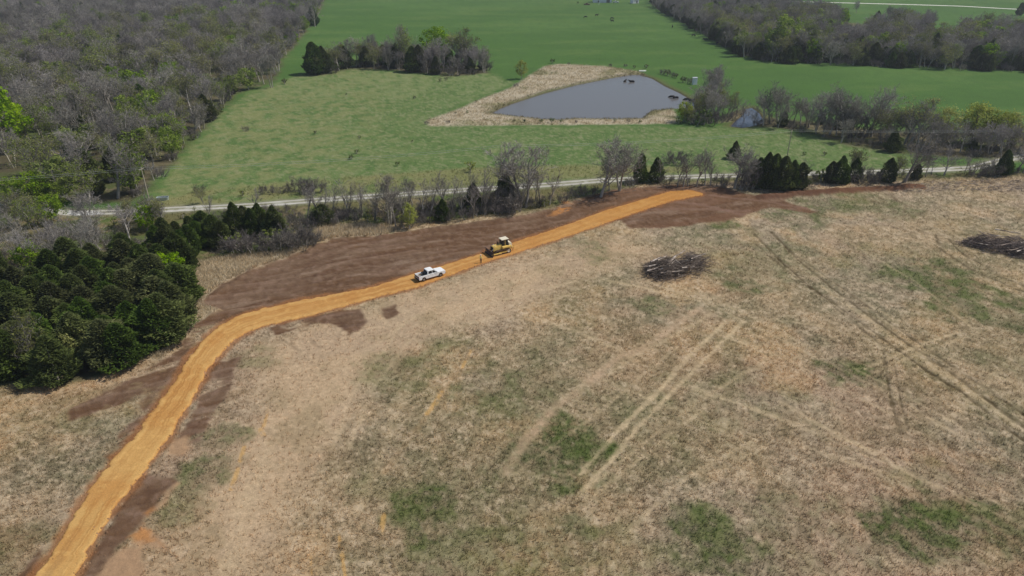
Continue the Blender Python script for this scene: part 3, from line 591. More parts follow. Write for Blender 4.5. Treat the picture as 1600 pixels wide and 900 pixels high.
for P, hh, nm, lb, dn in ((TALL[0], .75, 'tall_dry_grass', 'tall pale dry grass between the cedars and the stripped soil', 6.0), (TALL[1], 1.0, 'tall_dry_grass', 'tall pale dry grass in front of the round cedar', 6.0),
                      (BANK, .65, 'reed_grass', 'pale dry reed grass on the pond banks', 1.9), (BANK2, .9, 'reed_grass', 'pale dry reed grass on the spit by the small pool', 2.2),
                      (VERGE, .5, 'verge_grass', 'rough olive and straw grass between the lane and the cleared soil', 1.3), (VERGE_T, .55, 'verge_grass', 'rough straw grass along the pasture side of the lane', 1.2)):
    x0, y0 = P.min(0); x1, y1 = P.max(0); x0 = max(x0, -170); x1 = min(x1, 240); n = int((x1 - x0) * (y1 - y0) * dn); x = x0 + (x1 - x0) * RNG.random(n); y = y0 + (y1 - y0) * RNG.random(n)
    kk = sdf_poly(x, y, P) < .3; x, y = x[kk], y[kk]; col, grass, soil, z, f = ground_eval(x, y); kk = RNG.random(len(x)) < grass * 1.2; x, y, z, col = x[kk], y[kk], z[kk], col[kk]
    cl = .6 + .8 * fbm(x, y, 2.0, 3, 112)
    tufts(nm, lb, x, y, z, hh * cl, .25 + .2 * RNG.random(len(x)), np.clip(col * 1.3, 0, .8), 5, .8, .5)

def clods():
    xs = []; 
    for P in SOIL[:4] + [ROADP]:
        x0, y0 = P.min(0); x1, y1 = P.max(0); n = int((x1 - x0) * (y1 - y0) * (.55 if P is not ROADP else .4)); x = x0 + (x1 - x0) * RNG.random(n); y = y0 + (y1 - y0) * RNG.random(n); d = sdf_poly(x, y, P)
        k = (d < .3) if P is not ROADP else ((d > -.5) & (d < 1.4)); xs.append(np.stack([x[k], y[k]], 1)); 
    # spill all along both road edges
    for L in (ROAD_U, ROAD_L):
        Q, t = resample(L, 5200); xs.append(Q + RNG.normal(0, .55, Q.shape))
    X = np.concatenate(xs); col, grass, soil, z, f = ground_eval(X[:, 0], X[:, 1]); n = len(X); r = .05 + .2 * RNG.random(n) ** 3
    base = np.array([(1, 0, 0), (-.5, .87, 0), (-.5, -.87, 0), (.1, .1, 1.1)])
    a = RNG.random(n) * 6.28; ca, sa = np.cos(a), np.sin(a); V = base[None] * r[:, None, None] * (.7 + .6 * RNG.random((n, 4, 1))); V = np.stack([V[..., 0] * ca[:, None] - V[..., 1] * sa[:, None], V[..., 0] * sa[:, None] + V[..., 1] * ca[:, None], V[..., 2] - .02], -1)
    V += np.stack([X[:, 0], X[:, 1], z], 1)[:, None]; F = (np.arange(n)[:, None, None] * 4 + np.array([(0, 1, 3), (1, 2, 3), (2, 0, 3)])[None]).reshape(-1, 3)
    c = np.repeat(col * (.8 + .5 * RNG.random((n, 1))), 4, axis=0)
    tag(link('soil_clods', np_mesh('soil_clods', V.reshape(-1, 3), F, M['haul'], {'col': c})), 'loose earth clods scattered on the stripped soil and road shoulders', kind='stuff'); print('clods', n)
clods()
# ------------------------------------------------------------------ trees: mesh generators
class TB:
    def __init__(s): s.v = []; s.f = []; s.t = []
    def tube(s, p0, p1, r0, r1, n=4, t=.5):
        d = (p1 - p0)
        if d.length < 1e-5: return
        d = d.normalized(); a = d.orthogonal().normalized(); b = d.cross(a); o = len(s.v)
        for (p, r) in ((p0, r0), (p1, r1)):
            for i in range(n):
                an = 2 * math.pi * i / n; q = p + (a * math.cos(an) + b * math.sin(an)) * r; s.v.append(q[:]); s.t.append(t)
        for i in range(n):
            j = (i + 1) % n; s.f.append((o + i, o + j, o + n + j)); s.f.append((o + i, o + n + j, o + n + i))
    def tri(s, a, b, c, t):
        o = len(s.v); s.v += [a[:], b[:], c[:]]; s.t += [t] * 3; s.f.append((o, o + 1, o + 2))
    def mesh(s, name, mat):
        return np_mesh(name, np.array(s.v), np.array(s.f), mat, {'tint': np.array(s.t)})
def rv(rg, k=1.0): return Vector((rg.gauss(0, k), rg.gauss(0, k), rg.gauss(0, k)))
def bare_mesh(seed, form='round', dense=1.0, H=12.0, leaf=None, leafn=0, lsz=.3, pale=False, twigw=.024):
    rg = random.Random(seed); T = TB(); Cr = TB(); Lf = TB(); tips = []
    def twigs(p, d, L, n):
        for _ in range(n):
            dd = (d + rv(rg, .55)).normalized(); dd.z += .15; l = L * rg.uniform(.5, 1.2); w = rv(rg).cross(dd); w = w.normalized() * twigw * rg.uniform(.6, 1.4)
            q = p + dd * l; Cr.tri(p - w, p + w, q, rg.random()); tips.append(q)
    def grow(p, d, L, r, lev):
        seg = 3 if lev < 2 else 2; pts = [p]; q = p.copy(); dd = d.copy()
        for i in range(seg):
            dd = (dd + rv(rg, .11 + .05 * lev) + Vector((0, 0, .07))).normalized(); q2 = q + dd * (L / seg); ra = r * (1 - .7 * i / seg); rb = r * (1 - .7 * (i + 1) / seg)
            (T if lev <= 1 else Cr).tube(q, q2, ra, rb, 5 if lev == 0 else (4 if lev == 1 else 3), rg.random()); q = q2; pts.append(q.copy())
        if lev == 3 or L < .7:
            for i in range(1, len(pts)): twigs(pts[i], dd, max(.5, L * .75), int(5 * dense + .5))
            return
        nb = {0: 9, 1: 6, 2: 5}[lev] if form != 'slim' else {0: 9, 1: 4, 2: 3}[lev]
        for k in range(nb):
            t = rg.uniform(.32, 1.0) if lev == 0 else rg.uniform(.25, 1.0)
            if k == 0: t = 1.0
            i = min(seg - 1, int(t * seg)); bp = pts[i].lerp(pts[i + 1], t * seg - i)
            an = rg.uniform(0, 2 * math.pi); side = Vector((math.cos(an), math.sin(an), 0)); sp = {'round': 1.15, 'vase': .8, 'slim': .5, 'shrub': .9}[form] * rg.uniform(.6, 1.25)
            nd = (dd * 1.0 + side * sp + Vector((0, 0, .15))).normalized() if k else (dd + rv(rg, .15)).normalized()
            fl = {0: .5, 1: .55, 2: .55}[lev] * (1.12 - .45 * t if lev == 0 else 1.0) * rg.uniform(.75, 1.15)
            grow(bp, nd, L * fl, r * (.42 if k else .6) * (1.1 - .4 * t), lev + 1)
    if form == 'shrub':
        for s_ in range(9):
            an = rg.uniform(0, 6.28); d = Vector((math.cos(an) * .5, math.sin(an) * .5, 1)).normalized(); grow(Vector((math.cos(an) * .8, math.sin(an) * .8, -.3)), d, H * rg.uniform(.38, .55), .09, 1)
    else:
        n0 = 1 if form != 'vase' else 2
        for s_ in range(n0): grow(Vector((s_ * .5 - .1, 0, -.4)), Vector((rg.uniform(-.12, .12) + (s_ - .3) * .25 * (n0 - 1), rg.uniform(-.1, .1), 1)).normalized(), H * .62, .26 if n0 == 1 else .2, 0)
    mz = max(p[2] for p in Cr.v); k = H / mz
    for b in (T, Cr): b.v = [(p[0] * k, p[1] * k, p[2] * k if p[2] > 0 else p[2]) for p in b.v]
    if leaf:
        for _ in range(leafn):
            p = Vector(rg.choice(tips)) * k + rv(rg, .3); a = rv(rg).normalized() * lsz * rg.uniform(.5, 1.2); b = rv(rg).normalized() * lsz * rg.uniform(.5, 1.2)
            if leaf is M['bud']: pass
            Lf.tri(p, p + a, p + b, rg.random())
    return T.mesh('tree_trunk', M['pale_bark'] if pale else M['bark']), Cr.mesh('tree_twigs', M['brush'] if form == 'shrub' else (M['bark'] if pale else M['twig'])), (Lf.mesh('tree_leaves', leaf) if leaf else None)
def leafy_mesh(seed, H=9.0, W=.42, mat='leaf', clumps=85, per=34, sz=.32):
    rg = random.Random(seed); T = TB(); L = TB(); lean = Vector((rg.uniform(-.06, .06), rg.uniform(-.06, .06), 1))
    T.tube(Vector((0, 0, -.4)), lean * H * .45, .22, .13, 6); T.tube(lean * H * .45, lean * H * .8, .13, .05, 4)
    for c in range(clumps):
        # clump centres on and inside an uneven ovoid
        u = rg.uniform(-1, 1); a = rg.uniform(0, 6.28); rr = rg.uniform(.45, 1.0) ** .6; s_ = math.sqrt(1 - u * u); bump = 1 + .22 * math.sin(3 * a + seed) + .15 * math.sin(5 * u + 2 * a + seed)
        c0 = Vector((s_ * math.cos(a) * W * H * rr * bump, s_ * math.sin(a) * W * H * rr * bump, H * (.56 + .40 * u * rr)))
        if c0.z < H * .14: c0.z = H * rg.uniform(.14, .3)
        st = lean * min(c0.z * .7, H * .6)
        if rg.random() < .4: T.tube(st, c0, .05, .015, 3)
        tone = rg.uniform(.15, .85); cr = rg.uniform(.055, .1) * H
        for _ in range(per):
            d = rv(rg, .5); p = c0 + d * cr; nrm = (d.normalized() + rv(rg, .6) + Vector((0, 0, .4))).normalized(); a_ = nrm.orthogonal().normalized(); b_ = nrm.cross(a_); th = rg.uniform(0, 6.28)
            a2 = a_ * math.cos(th) + b_ * math.sin(th); b2 = nrm.cross(a2); s2 = sz * rg.uniform(.5, 1.2); L.tri(p - a2 * s2, p + a2 * s2 * .6 + b2 * s2 * .5, p - b2 * s2 * .7, min(1, max(0, tone + rg.uniform(-.25, .25))))
    return T.mesh('tree_trunk', M['bark']), L.mesh('tree_leaves', M[mat]), None
def cedar_mesh(seed, H=8.0, Wd=.34, n=2600, taper=.75, low=.04):
    rg = random.Random(seed); T = TB(); L = TB(); T.tube(Vector((0, 0, -.4)), Vector((0, 0, H * .9)), .17, .03, 5)
    lobes = [(rg.uniform(0, 6.28), rg.uniform(.1, .9), rg.uniform(.7, 1.4)) for _ in range(60)]
    for i in range(n):
        t = rg.random() ** 1.25; z = H * (low + (1 - low) * t); prof = ((1 - t) ** taper) * min(1, .55 + t * 4); a = rg.uniform(0, 6.28)
        k = 1.0
        for (la, lt, ls) in lobes:
            da = (a - la + math.pi) % (2 * math.pi) - math.pi
            w = math.exp(-(da * da) / .18 - ((t - lt) ** 2) / .006); k += w * (ls - 1.0) * 1.1 + w * .12
        R0 = Wd * H * prof * k; rr = R0 * (rg.uniform(.55, 1.06) ** .5); c = Vector((math.cos(a) * rr, math.sin(a) * rr, z + rg.uniform(-.1, .1)))
        out = Vector((math.cos(a), math.sin(a), .55)).normalized(); up = (out + rv(rg, .35)).normalized(); side = up.cross(Vector((0, 0, 1)) + rv(rg, .3)).normalized()
        l = rg.uniform(.28, .6) * (H / 8); w = rg.uniform(.10, .2) * (H / 8); b = c - up * l * .5; tone = rg.random() * .6 + .35 * ((k - .9) * 1.2)
        L.tri(b - side * w, b + side * w, c + up * l * .6, min(1, max(0, tone)))
        nn = side.cross(up); L.tri(b - nn * w * .8, b + nn * w * .8, c + up * l * .45 + side * .05, min(1, max(0, tone - .1)))
    return T.mesh('tree_trunk', M['bark']), L.mesh('tree_foliage', M['cedar']), None

VAR = {
    'bare': [bare_mesh(100 + i, 'round' if i % 3 else 'vase', 1.0) for i in range(6)],
    'slim': [bare_mesh(200 + i, 'slim', .8) for i in range(4)],
    'pale': [bare_mesh(300 + i, 'vase', .8, pale=True) for i in range(2)],
    'bud': [bare_mesh(400 + i, 'round', .8, leaf=M['bud'], leafn=1700, lsz=.34) for i in range(4)],
    'leafy': [leafy_mesh(500 + i, 9.0, .40) for i in range(4)],
    'willow': [leafy_mesh(520 + i, 9.0, .33, 'willow', 80, 30, .26) for i in range(2)],
    'cedar': [cedar_mesh(600 + i, 8.0, .30 + .035 * (i % 3), 3600, .46 + .1 * (i % 3)) for i in range(6)],
    'round_cedar': [cedar_mesh(650 + i, 6.0, .46, 2600, .42) for i in range(2)],
    'shrub': [bare_mesh(700 + i, 'shrub', .6, H=4.0, twigw=.02) for i in range(4)],
    'bush': [leafy_mesh(760 + i, 2.6, .5, 'cedar', 26, 30, .17) for i in range(2)],
    'olive_bush': [leafy_mesh(780 + i, 3.0, .5, 'bud', 30, 26, .17) for i in range(2)],
}
H0 = {'bare': 12, 'slim': 12, 'pale': 12, 'bud': 12, 'leafy': 9, 'willow': 9, 'cedar': 8, 'round_cedar': 6, 'shrub': 4, 'bush': 2.6, 'olive_bush': 3}
NAME = {'bare': 'bare_tree', 'slim': 'bare_sapling', 'pale': 'pale_tree', 'bud': 'budding_tree', 'leafy': 'leafy_tree', 'willow': 'willow_tree', 'cedar': 'cedar_tree', 'round_cedar': 'cedar_tree', 'shrub': 'bare_shrub', 'bush': 'evergreen_bush', 'olive_bush': 'olive_bush'}
CAT = {'bare': 'tree', 'slim': 'tree', 'pale': 'tree', 'bud': 'tree', 'leafy': 'tree', 'willow': 'tree', 'cedar': 'tree', 'round_cedar': 'tree', 'shrub': 'shrub', 'bush': 'bush', 'olive_bush': 'bush'}
DESC = {'bare': 'leafless grey tree', 'slim': 'thin leafless grey sapling', 'pale': 'pale-limbed leafless tree', 'bud': 'yellow-olive budding tree', 'leafy': 'bright green leafy tree', 'willow': 'airy yellow-green tree',
        'cedar': 'dark green cedar', 'round_cedar': 'round dark green cedar', 'shrub': 'leafless grey shrub', 'bush': 'low dark evergreen bush', 'olive_bush': 'low olive-green bush'}
KIND_LIMIT = 300
PL = []      # every plant: dict(kind, x, y, h, label, group)
def plant(kind, bx, by, ty=None, h=None, label=None, group=None, w=1.0):
    X, Y = G(bx, by); hh = h or height_at(bx, by, ty)
    PL.append(dict(k=kind, x=X, y=Y, h=hh, label=label, group=group, w=w, px=bx, py=by))
def scatter(P, sp, kinds, hr, where, group, edge=None, xr=None, avoid=()):
    """jittered-grid planting in a world polygon; kinds: {kind: weight}; heights scale by kind"""
    P = np.asarray(P); x0, y0 = P.min(0); x1, y1 = P.max(0); ks = list(kinds); ws = [kinds[k] for k in ks]; rg = random.Random(int(x0 * 7 + y0))
    yy = y0
    while yy < y1:
        xx = x0
        while xx < x1:
            X = xx + rg.uniform(-.45, .45) * sp; Y = yy + rg.uniform(-.45, .45) * sp; xx += sp
            if Y > 980 or abs(X) > Y * .80 + 22 or not in_poly(X, Y, P): continue
            if any(in_poly(X, Y, a) for a in avoid): continue
            n_ = fbm(np.array([X]), np.array([Y]), 26, 3, 131)[0]
            k = rg.choices(ks, [w * ((5.0 if n_ > .52 else .4) if kk in ('bud', 'leafy') else 1) for kk, w in zip(ks, ws)])[0]
            f_ = {'cedar': .7, 'round_cedar': .5, 'leafy': .75, 'willow': .75, 'shrub': .32, 'bush': .16, 'olive_bush': .2, 'slim': .85}.get(k, 1.0)
            PL.append(dict(k=k, x=X, y=Y, h=rg.uniform(*hr) * f_, label=DESC[k] + ' ' + where, group=group, w=1.0, px=0, py=0))
        yy += sp * .9
# --- left wood
CLEAR = GP([(-80, 300), (-80, 232), (30, 232), (62, 250), (70, 285), (50, 306)])
SHOW = [GP([(a, b), (a + w_, b), (a + w_, b + 22), (a, b + 22)]) for a, b, w_ in ((225, 196, 40), (170, 170, 45), (0, 300, 80))]
scatter(WOOD_L, 8.4, {'bare': 58, 'slim': 9, 'pale': 4, 'bud': 24, 'leafy': 6, 'cedar': 5, 'shrub': 6}, (10, 16.5), 'in the big wood at upper left', 'trees of the big left-hand wood', avoid=[CLEAR])
EDGE_L = GP([(205, 322), (232, 306), (262, 266), (300, 224), (342, 180), (374, 150), (362, 146), (325, 180), (290, 215), (250, 262), (222, 296), (190, 312)])
scatter(EDGE_L, 4.2, {'shrub': 60, 'olive_bush': 20, 'bare': 14, 'slim': 16, 'bud': 5}, (7, 11), 'on the meadow edge', 'plants on the wood edge by the meadow')
plant('leafy', 12, 238, 138, label='vivid green tree at the left picture edge above the small clearing')
plant('leafy', 245, 196, 138, label='rounded bright green tree in the middle of the upper-left wood')
plant('leafy', 222, 212, 172, label='smaller green tree left of the rounded bright green one in the wood')
plant('pale', 192, 186, 118, label='pale-limbed sycamore standing out in the middle of the upper-left wood')
plant('pale', 22, 262, 200, label='single pale trunk tree beside the small left clearing')
plant('leafy', 62, 322, 266, label='large yellow-green tree by the lane at the left picture edge')
plant('leafy', 28, 320, 274, label='yellow-green tree left of the largest one by the lane')
plant('leafy', 92, 322, 282, label='yellow-green tree right of the largest one by the lane')
plant('leafy', 172, 285, 255, label='small green tree beside the grey thicket above the lane')
plant('leafy', 205, 300, 262, label='green tree just left of the left power pole')
plant('bud', 72, 92, 48, label='yellow-crowned budding tree near the top left of the wood')
plant('bud', 110, 158, 108, label='broad olive budding tree left of the pale sycamore')
plant('bud', 225, 120, 82, label='broad olive budding tree above the pale sycamore')
plant('cedar', 362, 147, 118, label='dark evergreen at the wood edge beside the meadow corner')
plant('bare', 424, 137, 78, label='lone grey tree standing out on the meadow right of the wood')
plant('bush', 445, 131, h=2.6, label='dark low bush at the foot of the lone grey meadow tree')
plant('cedar', 490, 40, 10, label='evergreen at the top end of the left wood beside the green pasture')
plant('slim', 492, 42, 0, label='tall thin tree at the top end of the left wood')
# --- clump in the middle meadow
grp = 'trees of the meadow clump'
for i, (bx, by, ty, k, lb) in enumerate([(492, 116, 66, 'cedar', 'big dark cedar at the left end of the meadow clump'), (506, 114, 72, 'cedar', 'cedar tight against the big left cedar of the meadow clump'), (524, 108, 62, 'bare', None), (538, 106, 70, 'cedar', None), (548, 104, 58, 'bare', None),
        (562, 104, 54, 'bare', None), (572, 104, 72, 'cedar', None), (585, 102, 50, 'bare', None), (600, 101, 70, 'cedar', None), (606, 100, 52, 'slim', None), (620, 106, 68, 'cedar', None), (630, 104, 36, 'pale', 'pale budding tree, tallest in the middle of the meadow clump'), (634, 106, 40, 'bud', None), (645, 112, 72, 'cedar', None),
        (655, 112, 70, 'cedar', None), (668, 108, 60, 'bare', None), (678, 108, 54, 'bare', None), (684, 98, 38, 'leafy', 'green leafy tree rising behind the meadow clump'), (692, 112, 66, 'bare', None), (702, 110, 76, 'cedar', None), (710, 118, 84, 'shrub', None), (716, 104, 48, 'bud', None), (728, 106, 44, 'bud', None), (740, 108, 66, 'bare', None), (732, 106, 80, 'cedar', None), (752, 108, 68, 'slim', None), (744, 102, 74, 'bare', None), (520, 114, 98, 'shrub', None), (665, 114, 94, 'shrub', None), (685, 116, 96, 'shrub', None), (612, 104, 90, 'shrub', None), (760, 110, 92, 'shrub', None)]):
    plant(k, bx, by, ty, label=lb or DESC[k] + ' in the meadow clump, {ord}', group=grp)
scatter(CLUMP, 5.0, {'bare': 60, 'shrub': 20, 'slim': 14, 'bud': 8, 'cedar': 14}, (9, 12.5), 'inside the meadow clump', 'thick of the meadow clump')
plant('bush', 688, 127, h=1.8, label='left of two tiny evergreen bushes below the meadow clump'); plant('bush', 697, 126, h=1.8, label='right of two tiny evergreen bushes below the meadow clump')
# --- right far wood
scatter(WOOD_R, 7.0, {'bare': 40, 'bud': 24, 'leafy': 16, 'cedar': 20, 'slim': 6, 'pale': 3, 'shrub': 4}, (11.5, 17), 'in the far wood at upper right', 'trees of the far right wood', avoid=[GP([(1290, 60), (1330, 30), (1370, 30), (1350, 72)]), GP([(1440, 60), (1470, 40), (1500, 45), (1490, 80)])])
EDGE_R = GP([(1018, 10), (1060, 34), (1110, 62), (1160, 90), (1200, 98), (1400, 106), (1600, 114), (1750, 118), (1600, 105), (1400, 98), (1200, 90), (1150, 76), (1060, 20)])
scatter(EDGE_R, 5.0, {'cedar': 34, 'shrub': 34, 'bare': 30, 'bud': 10}, (10, 14), 'edging the far right wood', 'trees on the edge of the far right wood')
plant('leafy', 1222, 90, 20, label='tallest bright green tree in the far right wood'); plant('leafy', 1208, 92, 40, label='bright green tree left of the tallest one in the far right wood'); plant('bud', 1243, 92, 52, label='yellow-green tree at the front of the far right wood')
plant('bud', 1355, 60, 28, label='pale blossoming tree in the far right wood')
plant('bare', 1562, 58, 18, label='spreading bare tree alone at the right end of the far wood'); plant('cedar', 1592, 24, 4, label='dark cedar beside the farm road at the right picture edge')
plant('bare', 1338, 20, 0, label='dark bare tree standing against the farm road')
# --- plants round the pond
plant('willow', 815, 124, 92, label='yellow-green willow at the pond bank, left of the dam corner')
for i, (bx, by, h_, k, lb) in enumerate([(863, 99, 2.6, 'bush', 'dark bush at the top corner of the pond bank'), (889, 101, 1.4, 'shrub', 'small grey shrub on the far pond bank'), (954, 104, 1.8, 'shrub', 'grey shrub on the far pond bank near the standing cattle'), (977, 104, 1.6, 'shrub', 'grey shrub left of the tiny cedar on the far bank'),
        (991, 107, 1.8, 'bush', 'tiny cedar left of the white boat'), (1010, 107, 2.2, 'bush', 'tiny cedar right of the white boat'), (1036, 116, 2.8, 'shrub', None), (1043, 118, 3.2, 'bush', None), (1050, 120, 2.8, 'shrub', None), (1056, 122, 2.4, 'bush', None), (1067, 129, 3.0, 'bush', None), (1075, 130, 3.2, 'shrub', None),
        (806, 136, 2.2, 'shrub', None), (862, 115, .9, 'bush', None), (882, 117, .8, 'bush', None), (730, 177, 1.2, 'bush', None), (712, 178, 1.0, 'bush', None), (744, 160, 1.1, 'bush', None), (700, 192, 1.2, 'shrub', None), (820, 191, 1.3, 'bush', None), (845, 192, 1.6, 'bush', None), (862, 192, 2.0, 'bush', None), (877, 192, 1.3, 'bush', None), (900, 192, 1.2, 'shrub', None),
        (960, 191, 1.2, 'bush', None), (981, 191, 1.4, 'shrub', None), (803, 191, 1.1, 'bush', None), (667, 194, 1.6, 'shrub', None), (1000, 192, 1.1, 'bush', None)]):
    plant(k, bx, by, h=h_, label=lb or DESC[k] + ' on the pond bank, {ord}', group='bushes round the pond')
grp = 'trees of the clump at the right end of the pond'
for bx, by, ty, k in [(1104, 160, 104, 'bare'), (1112, 158, 98, 'bare'), (1124, 166, 112, 'bare'), (1086, 176, 138, 'slim'), (1094, 184, 132, 'bare'), (1102, 186, 134, 'bud'), (1110, 180, 130, 'bare'), (1116, 188, 136, 'bare'), (1122, 180, 128, 'bud'), (1128, 182, 140, 'slim'), (1136, 182, 142, 'bud'), (1142, 180, 146, 'slim'), (1150, 178, 150, 'slim'),
                      (1068, 190, 156, 'willow'), (1074, 191, 162, 'willow'), (1090, 194, 164, 'shrub'), (1100, 195, 170, 'bush'), (1112, 194, 168, 'shrub'), (1122, 192, 170, 'shrub'), (1080, 193, 172, 'bush'), (1060, 194, 182, 'bush'), (1106, 172, 124, 'bare'), (1098, 190, 140, 'bare'), (1088, 188, 146, 'bud'), (1120, 190, 142, 'bare'), (1110, 192, 150, 'slim'), (1134, 188, 172, 'shrub'), (1146, 184, 170, 'shrub')]:
    plant(k, bx, by, ty, label=DESC[k] + ' in the pond-end clump, {ord}', group=grp)
# --- hedge to the right of the pond
grp = 'hedge trees right of the small pool'
for bx, by, ty, k in [(1192, 196, 140, 'bare'), (1204, 194, 122, 'bare'), (1216, 196, 132, 'bare'), (1226, 192, 146, 'slim'), (1240, 194, 150, 'slim'), (1250, 196, 146, 'bare'), (1262, 200, 152, 'slim'), (1274, 204, 142, 'bare'), (1286, 206, 140, 'bare'), (1296, 210, 138, 'bare'), (1306, 212, 140, 'bare'), (1316, 214, 126, 'bare'), (1326, 214, 148, 'bare'),
                      (1340, 214, 160, 'shrub'), (1354, 210, 126, 'bare'), (1362, 214, 130, 'vase'), (1376, 218, 168, 'bud'), (1388, 220, 166, 'bud'), (1398, 222, 172, 'bare'), (1412, 226, 150, 'bud'), (1418, 228, 154, 'bare'), (1432, 230, 160, 'bare'), (1448, 232, 176, 'bare'), (1462, 234, 182, 'bare'), (1472, 226, 164, 'willow'), (1486, 236, 184, 'bare'),
                      (1500, 238, 186, 'bare'), (1517, 224, 156, 'willow'), (1526, 226, 164, 'willow'), (1530, 238, 190, 'bare'), (1544, 240, 188, 'bare'), (1556, 232, 170, 'willow'), (1567, 230, 172, 'willow'), (1562, 240, 188, 'slim'), (1576, 240, 192, 'bare'), (1590, 240, 196, 'bare'), (1604, 240, 190, 'bare'), (1622, 240, 186, 'bare')]:
    k = 'bare' if k == 'vase' else k
    plant(k, bx, by, ty, label=DESC[k] + ' right of the small pool, {ord}', group=grp)
scatter(MID_R, 5.0, {'shrub': 70, 'olive_bush': 10, 'bare': 22, 'cedar': 4}, (6, 10), 'in the right-hand hedge belt', 'undergrowth of the right-hand hedge belt')
# --- row along the lane, right half
grp = 'trees along the lane'
for bx, by, ty, k, lb in [(820, 324, 222, 'bare', 'biggest bare tree, spreading over the lane above the bulldozer'), (846, 322, 262, 'slim', None), (858, 320, 256, 'slim', None), (802, 330, 286, 'shrub', 'dense bluish grey shrub left of the biggest bare tree'), (792, 332, 292, 'shrub', None), (938, 308, 222, 'bare', 'left of two tall bare trees above the orange road'), (968, 298, 214, 'bare', 'right of two tall bare trees above the orange road'), (952, 300, 250, 'slim', None),
        (1000, 285, 240, 'cedar', 'left of two cedars standing before the lane right of the tall bare trees'), (1024, 284, 246, 'cedar', 'right of two cedars standing before the lane right of the tall bare trees'), (1058, 292, 246, 'slim', None), (1067, 292, 242, 'slim', None), (1075, 292, 246, 'slim', None), (1088, 291, 228, 'slim', None), (1101, 290, 224, 'slim', None), (1110, 290, 244, 'slim', None),
        (1148, 294, 226, 'bare', None), (1158, 296, 236, 'bare', None), (1166, 294, 254, 'shrub', None), (1147, 248, 220, 'cedar', 'single small cedar out on the grass beyond the lane'), (1182, 292, 246, 'cedar', None), (1194, 294, 238, 'cedar', None), (1206, 295, 240, 'cedar', None), (1220, 297, 244, 'cedar', None), (1234, 296, 250, 'cedar', None), (1248, 295, 254, 'cedar', None),
        (1282, 284, 264, 'bush', None), (1296, 286, 252, 'cedar', None), (1310, 286, 243, 'cedar', None), (1320, 288, 264, 'cedar', None), (1350, 286, 254, 'shrub', None), (1362, 284, 262, 'shrub', None), (1386, 284, 246, 'cedar', None), (1398, 276, 236, 'slim', None), (1412, 284, 200, 'bare', 'tall bare tree crossing the lane on the right'), (1430, 280, 256, 'cedar', None), (1432, 280, 232, 'slim', None),
        (1474, 274, 224, 'bare', None), (1506, 272, 244, 'slim', None), (1524, 274, 250, 'shrub', None), (1550, 274, 248, 'shrub', None), (1564, 274, 234, 'cedar', 'broad cedar where the lane bends at the right'), (1574, 272, 250, 'cedar', None), (1590, 270, 214, 'slim', None), (1598, 270, 226, 'bare', None), (1545, 273, 236, 'slim', None), (1336, 285, 268, 'shrub', None), (1455, 274, 250, 'slim', None),
        (1262, 292, 276, 'shrub', None), (1130, 292, 276, 'shrub', None), (1120, 290, 262, 'slim', None), (1040, 288, 268, 'shrub', None), (880, 318, 300, 'shrub', None), (900, 308, 288, 'shrub', None), (918, 306, 284, 'shrub', None), (985, 292, 272, 'shrub', None), (1625, 268, 236, 'bare', None)]:
    plant(k, bx, by, ty, label=lb or DESC[k] + ' in the row along the lane, {ord}', group=grp)
scatter(GP([(1030, 283), (1130, 282), (1250, 280), (1440, 275), (1600, 270), (1750, 262), (1750, 268), (1600, 276), (1440, 280), (1250, 286), (1130, 289), (1030, 289)]), 3.6, {'slim': 26, 'shrub': 40, 'olive_bush': 22, 'cedar': 5, 'bud': 4}, (6.0, 9.0), 'in the thin hedge along the lane', 'thin hedge along the lane')
for p in PL:
    if p['group'] == grp and p['k'] == 'bare': p['w'] = 1.4
    if p['group'] == grp and p['k'] == 'cedar': p['w'] = .85
# --- hedge between the lane and the stripped soil (middle)
grp = 'hedge between the lane and the stripped soil'
HEDGE = GP([(440, 350), (520, 336), (600, 330), (700, 322), (790, 314), (850, 312), (862, 324), (790, 336), (700, 348), (640, 356), (600, 356), (540, 346), (470, 362)])
scatter(HEDGE, 2.5, {'shrub': 56, 'olive_bush': 20, 'slim': 26, 'cedar': 4}, (8.5, 11.5), 'in the hedge above the stripped soil', grp)
for bx, by, ty, k, lb in [(505, 351, 320, 'round_cedar', 'round dark cedar at the left end of the hedge above the soil'), (608, 350, 268, 'pale', 'pale-stemmed tree in the middle of the hedge above the soil'), (480, 344, 284, 'slim', None), (498, 338, 278, 'slim', None), (520, 340, 290, 'slim', None), (545, 338, 276, 'slim', None), (562, 340, 286, 'slim', None), (585, 344, 290, 'slim', None), (660, 342, 280, 'slim', None), (672, 340, 270, 'slim', None),
        (696, 338, 268, 'slim', None), (704, 340, 278, 'slim', None), (722, 336, 280, 'slim', None), (735, 334, 270, 'slim', None), (750, 334, 262, 'slim', None), (756, 332, 272, 'slim', None), (692, 346, 312, 'cedar', 'small dark cedar inside the hedge above the soil'), (640, 358, 316, 'willow', 'silvery green bush at the front of the hedge above the soil'), (772, 332, 286, 'slim', None), (632, 344, 286, 'slim', None)]:
    plant(k, bx, by, ty, label=lb or DESC[k] + ' in the hedge above the soil, {ord}', group=grp)
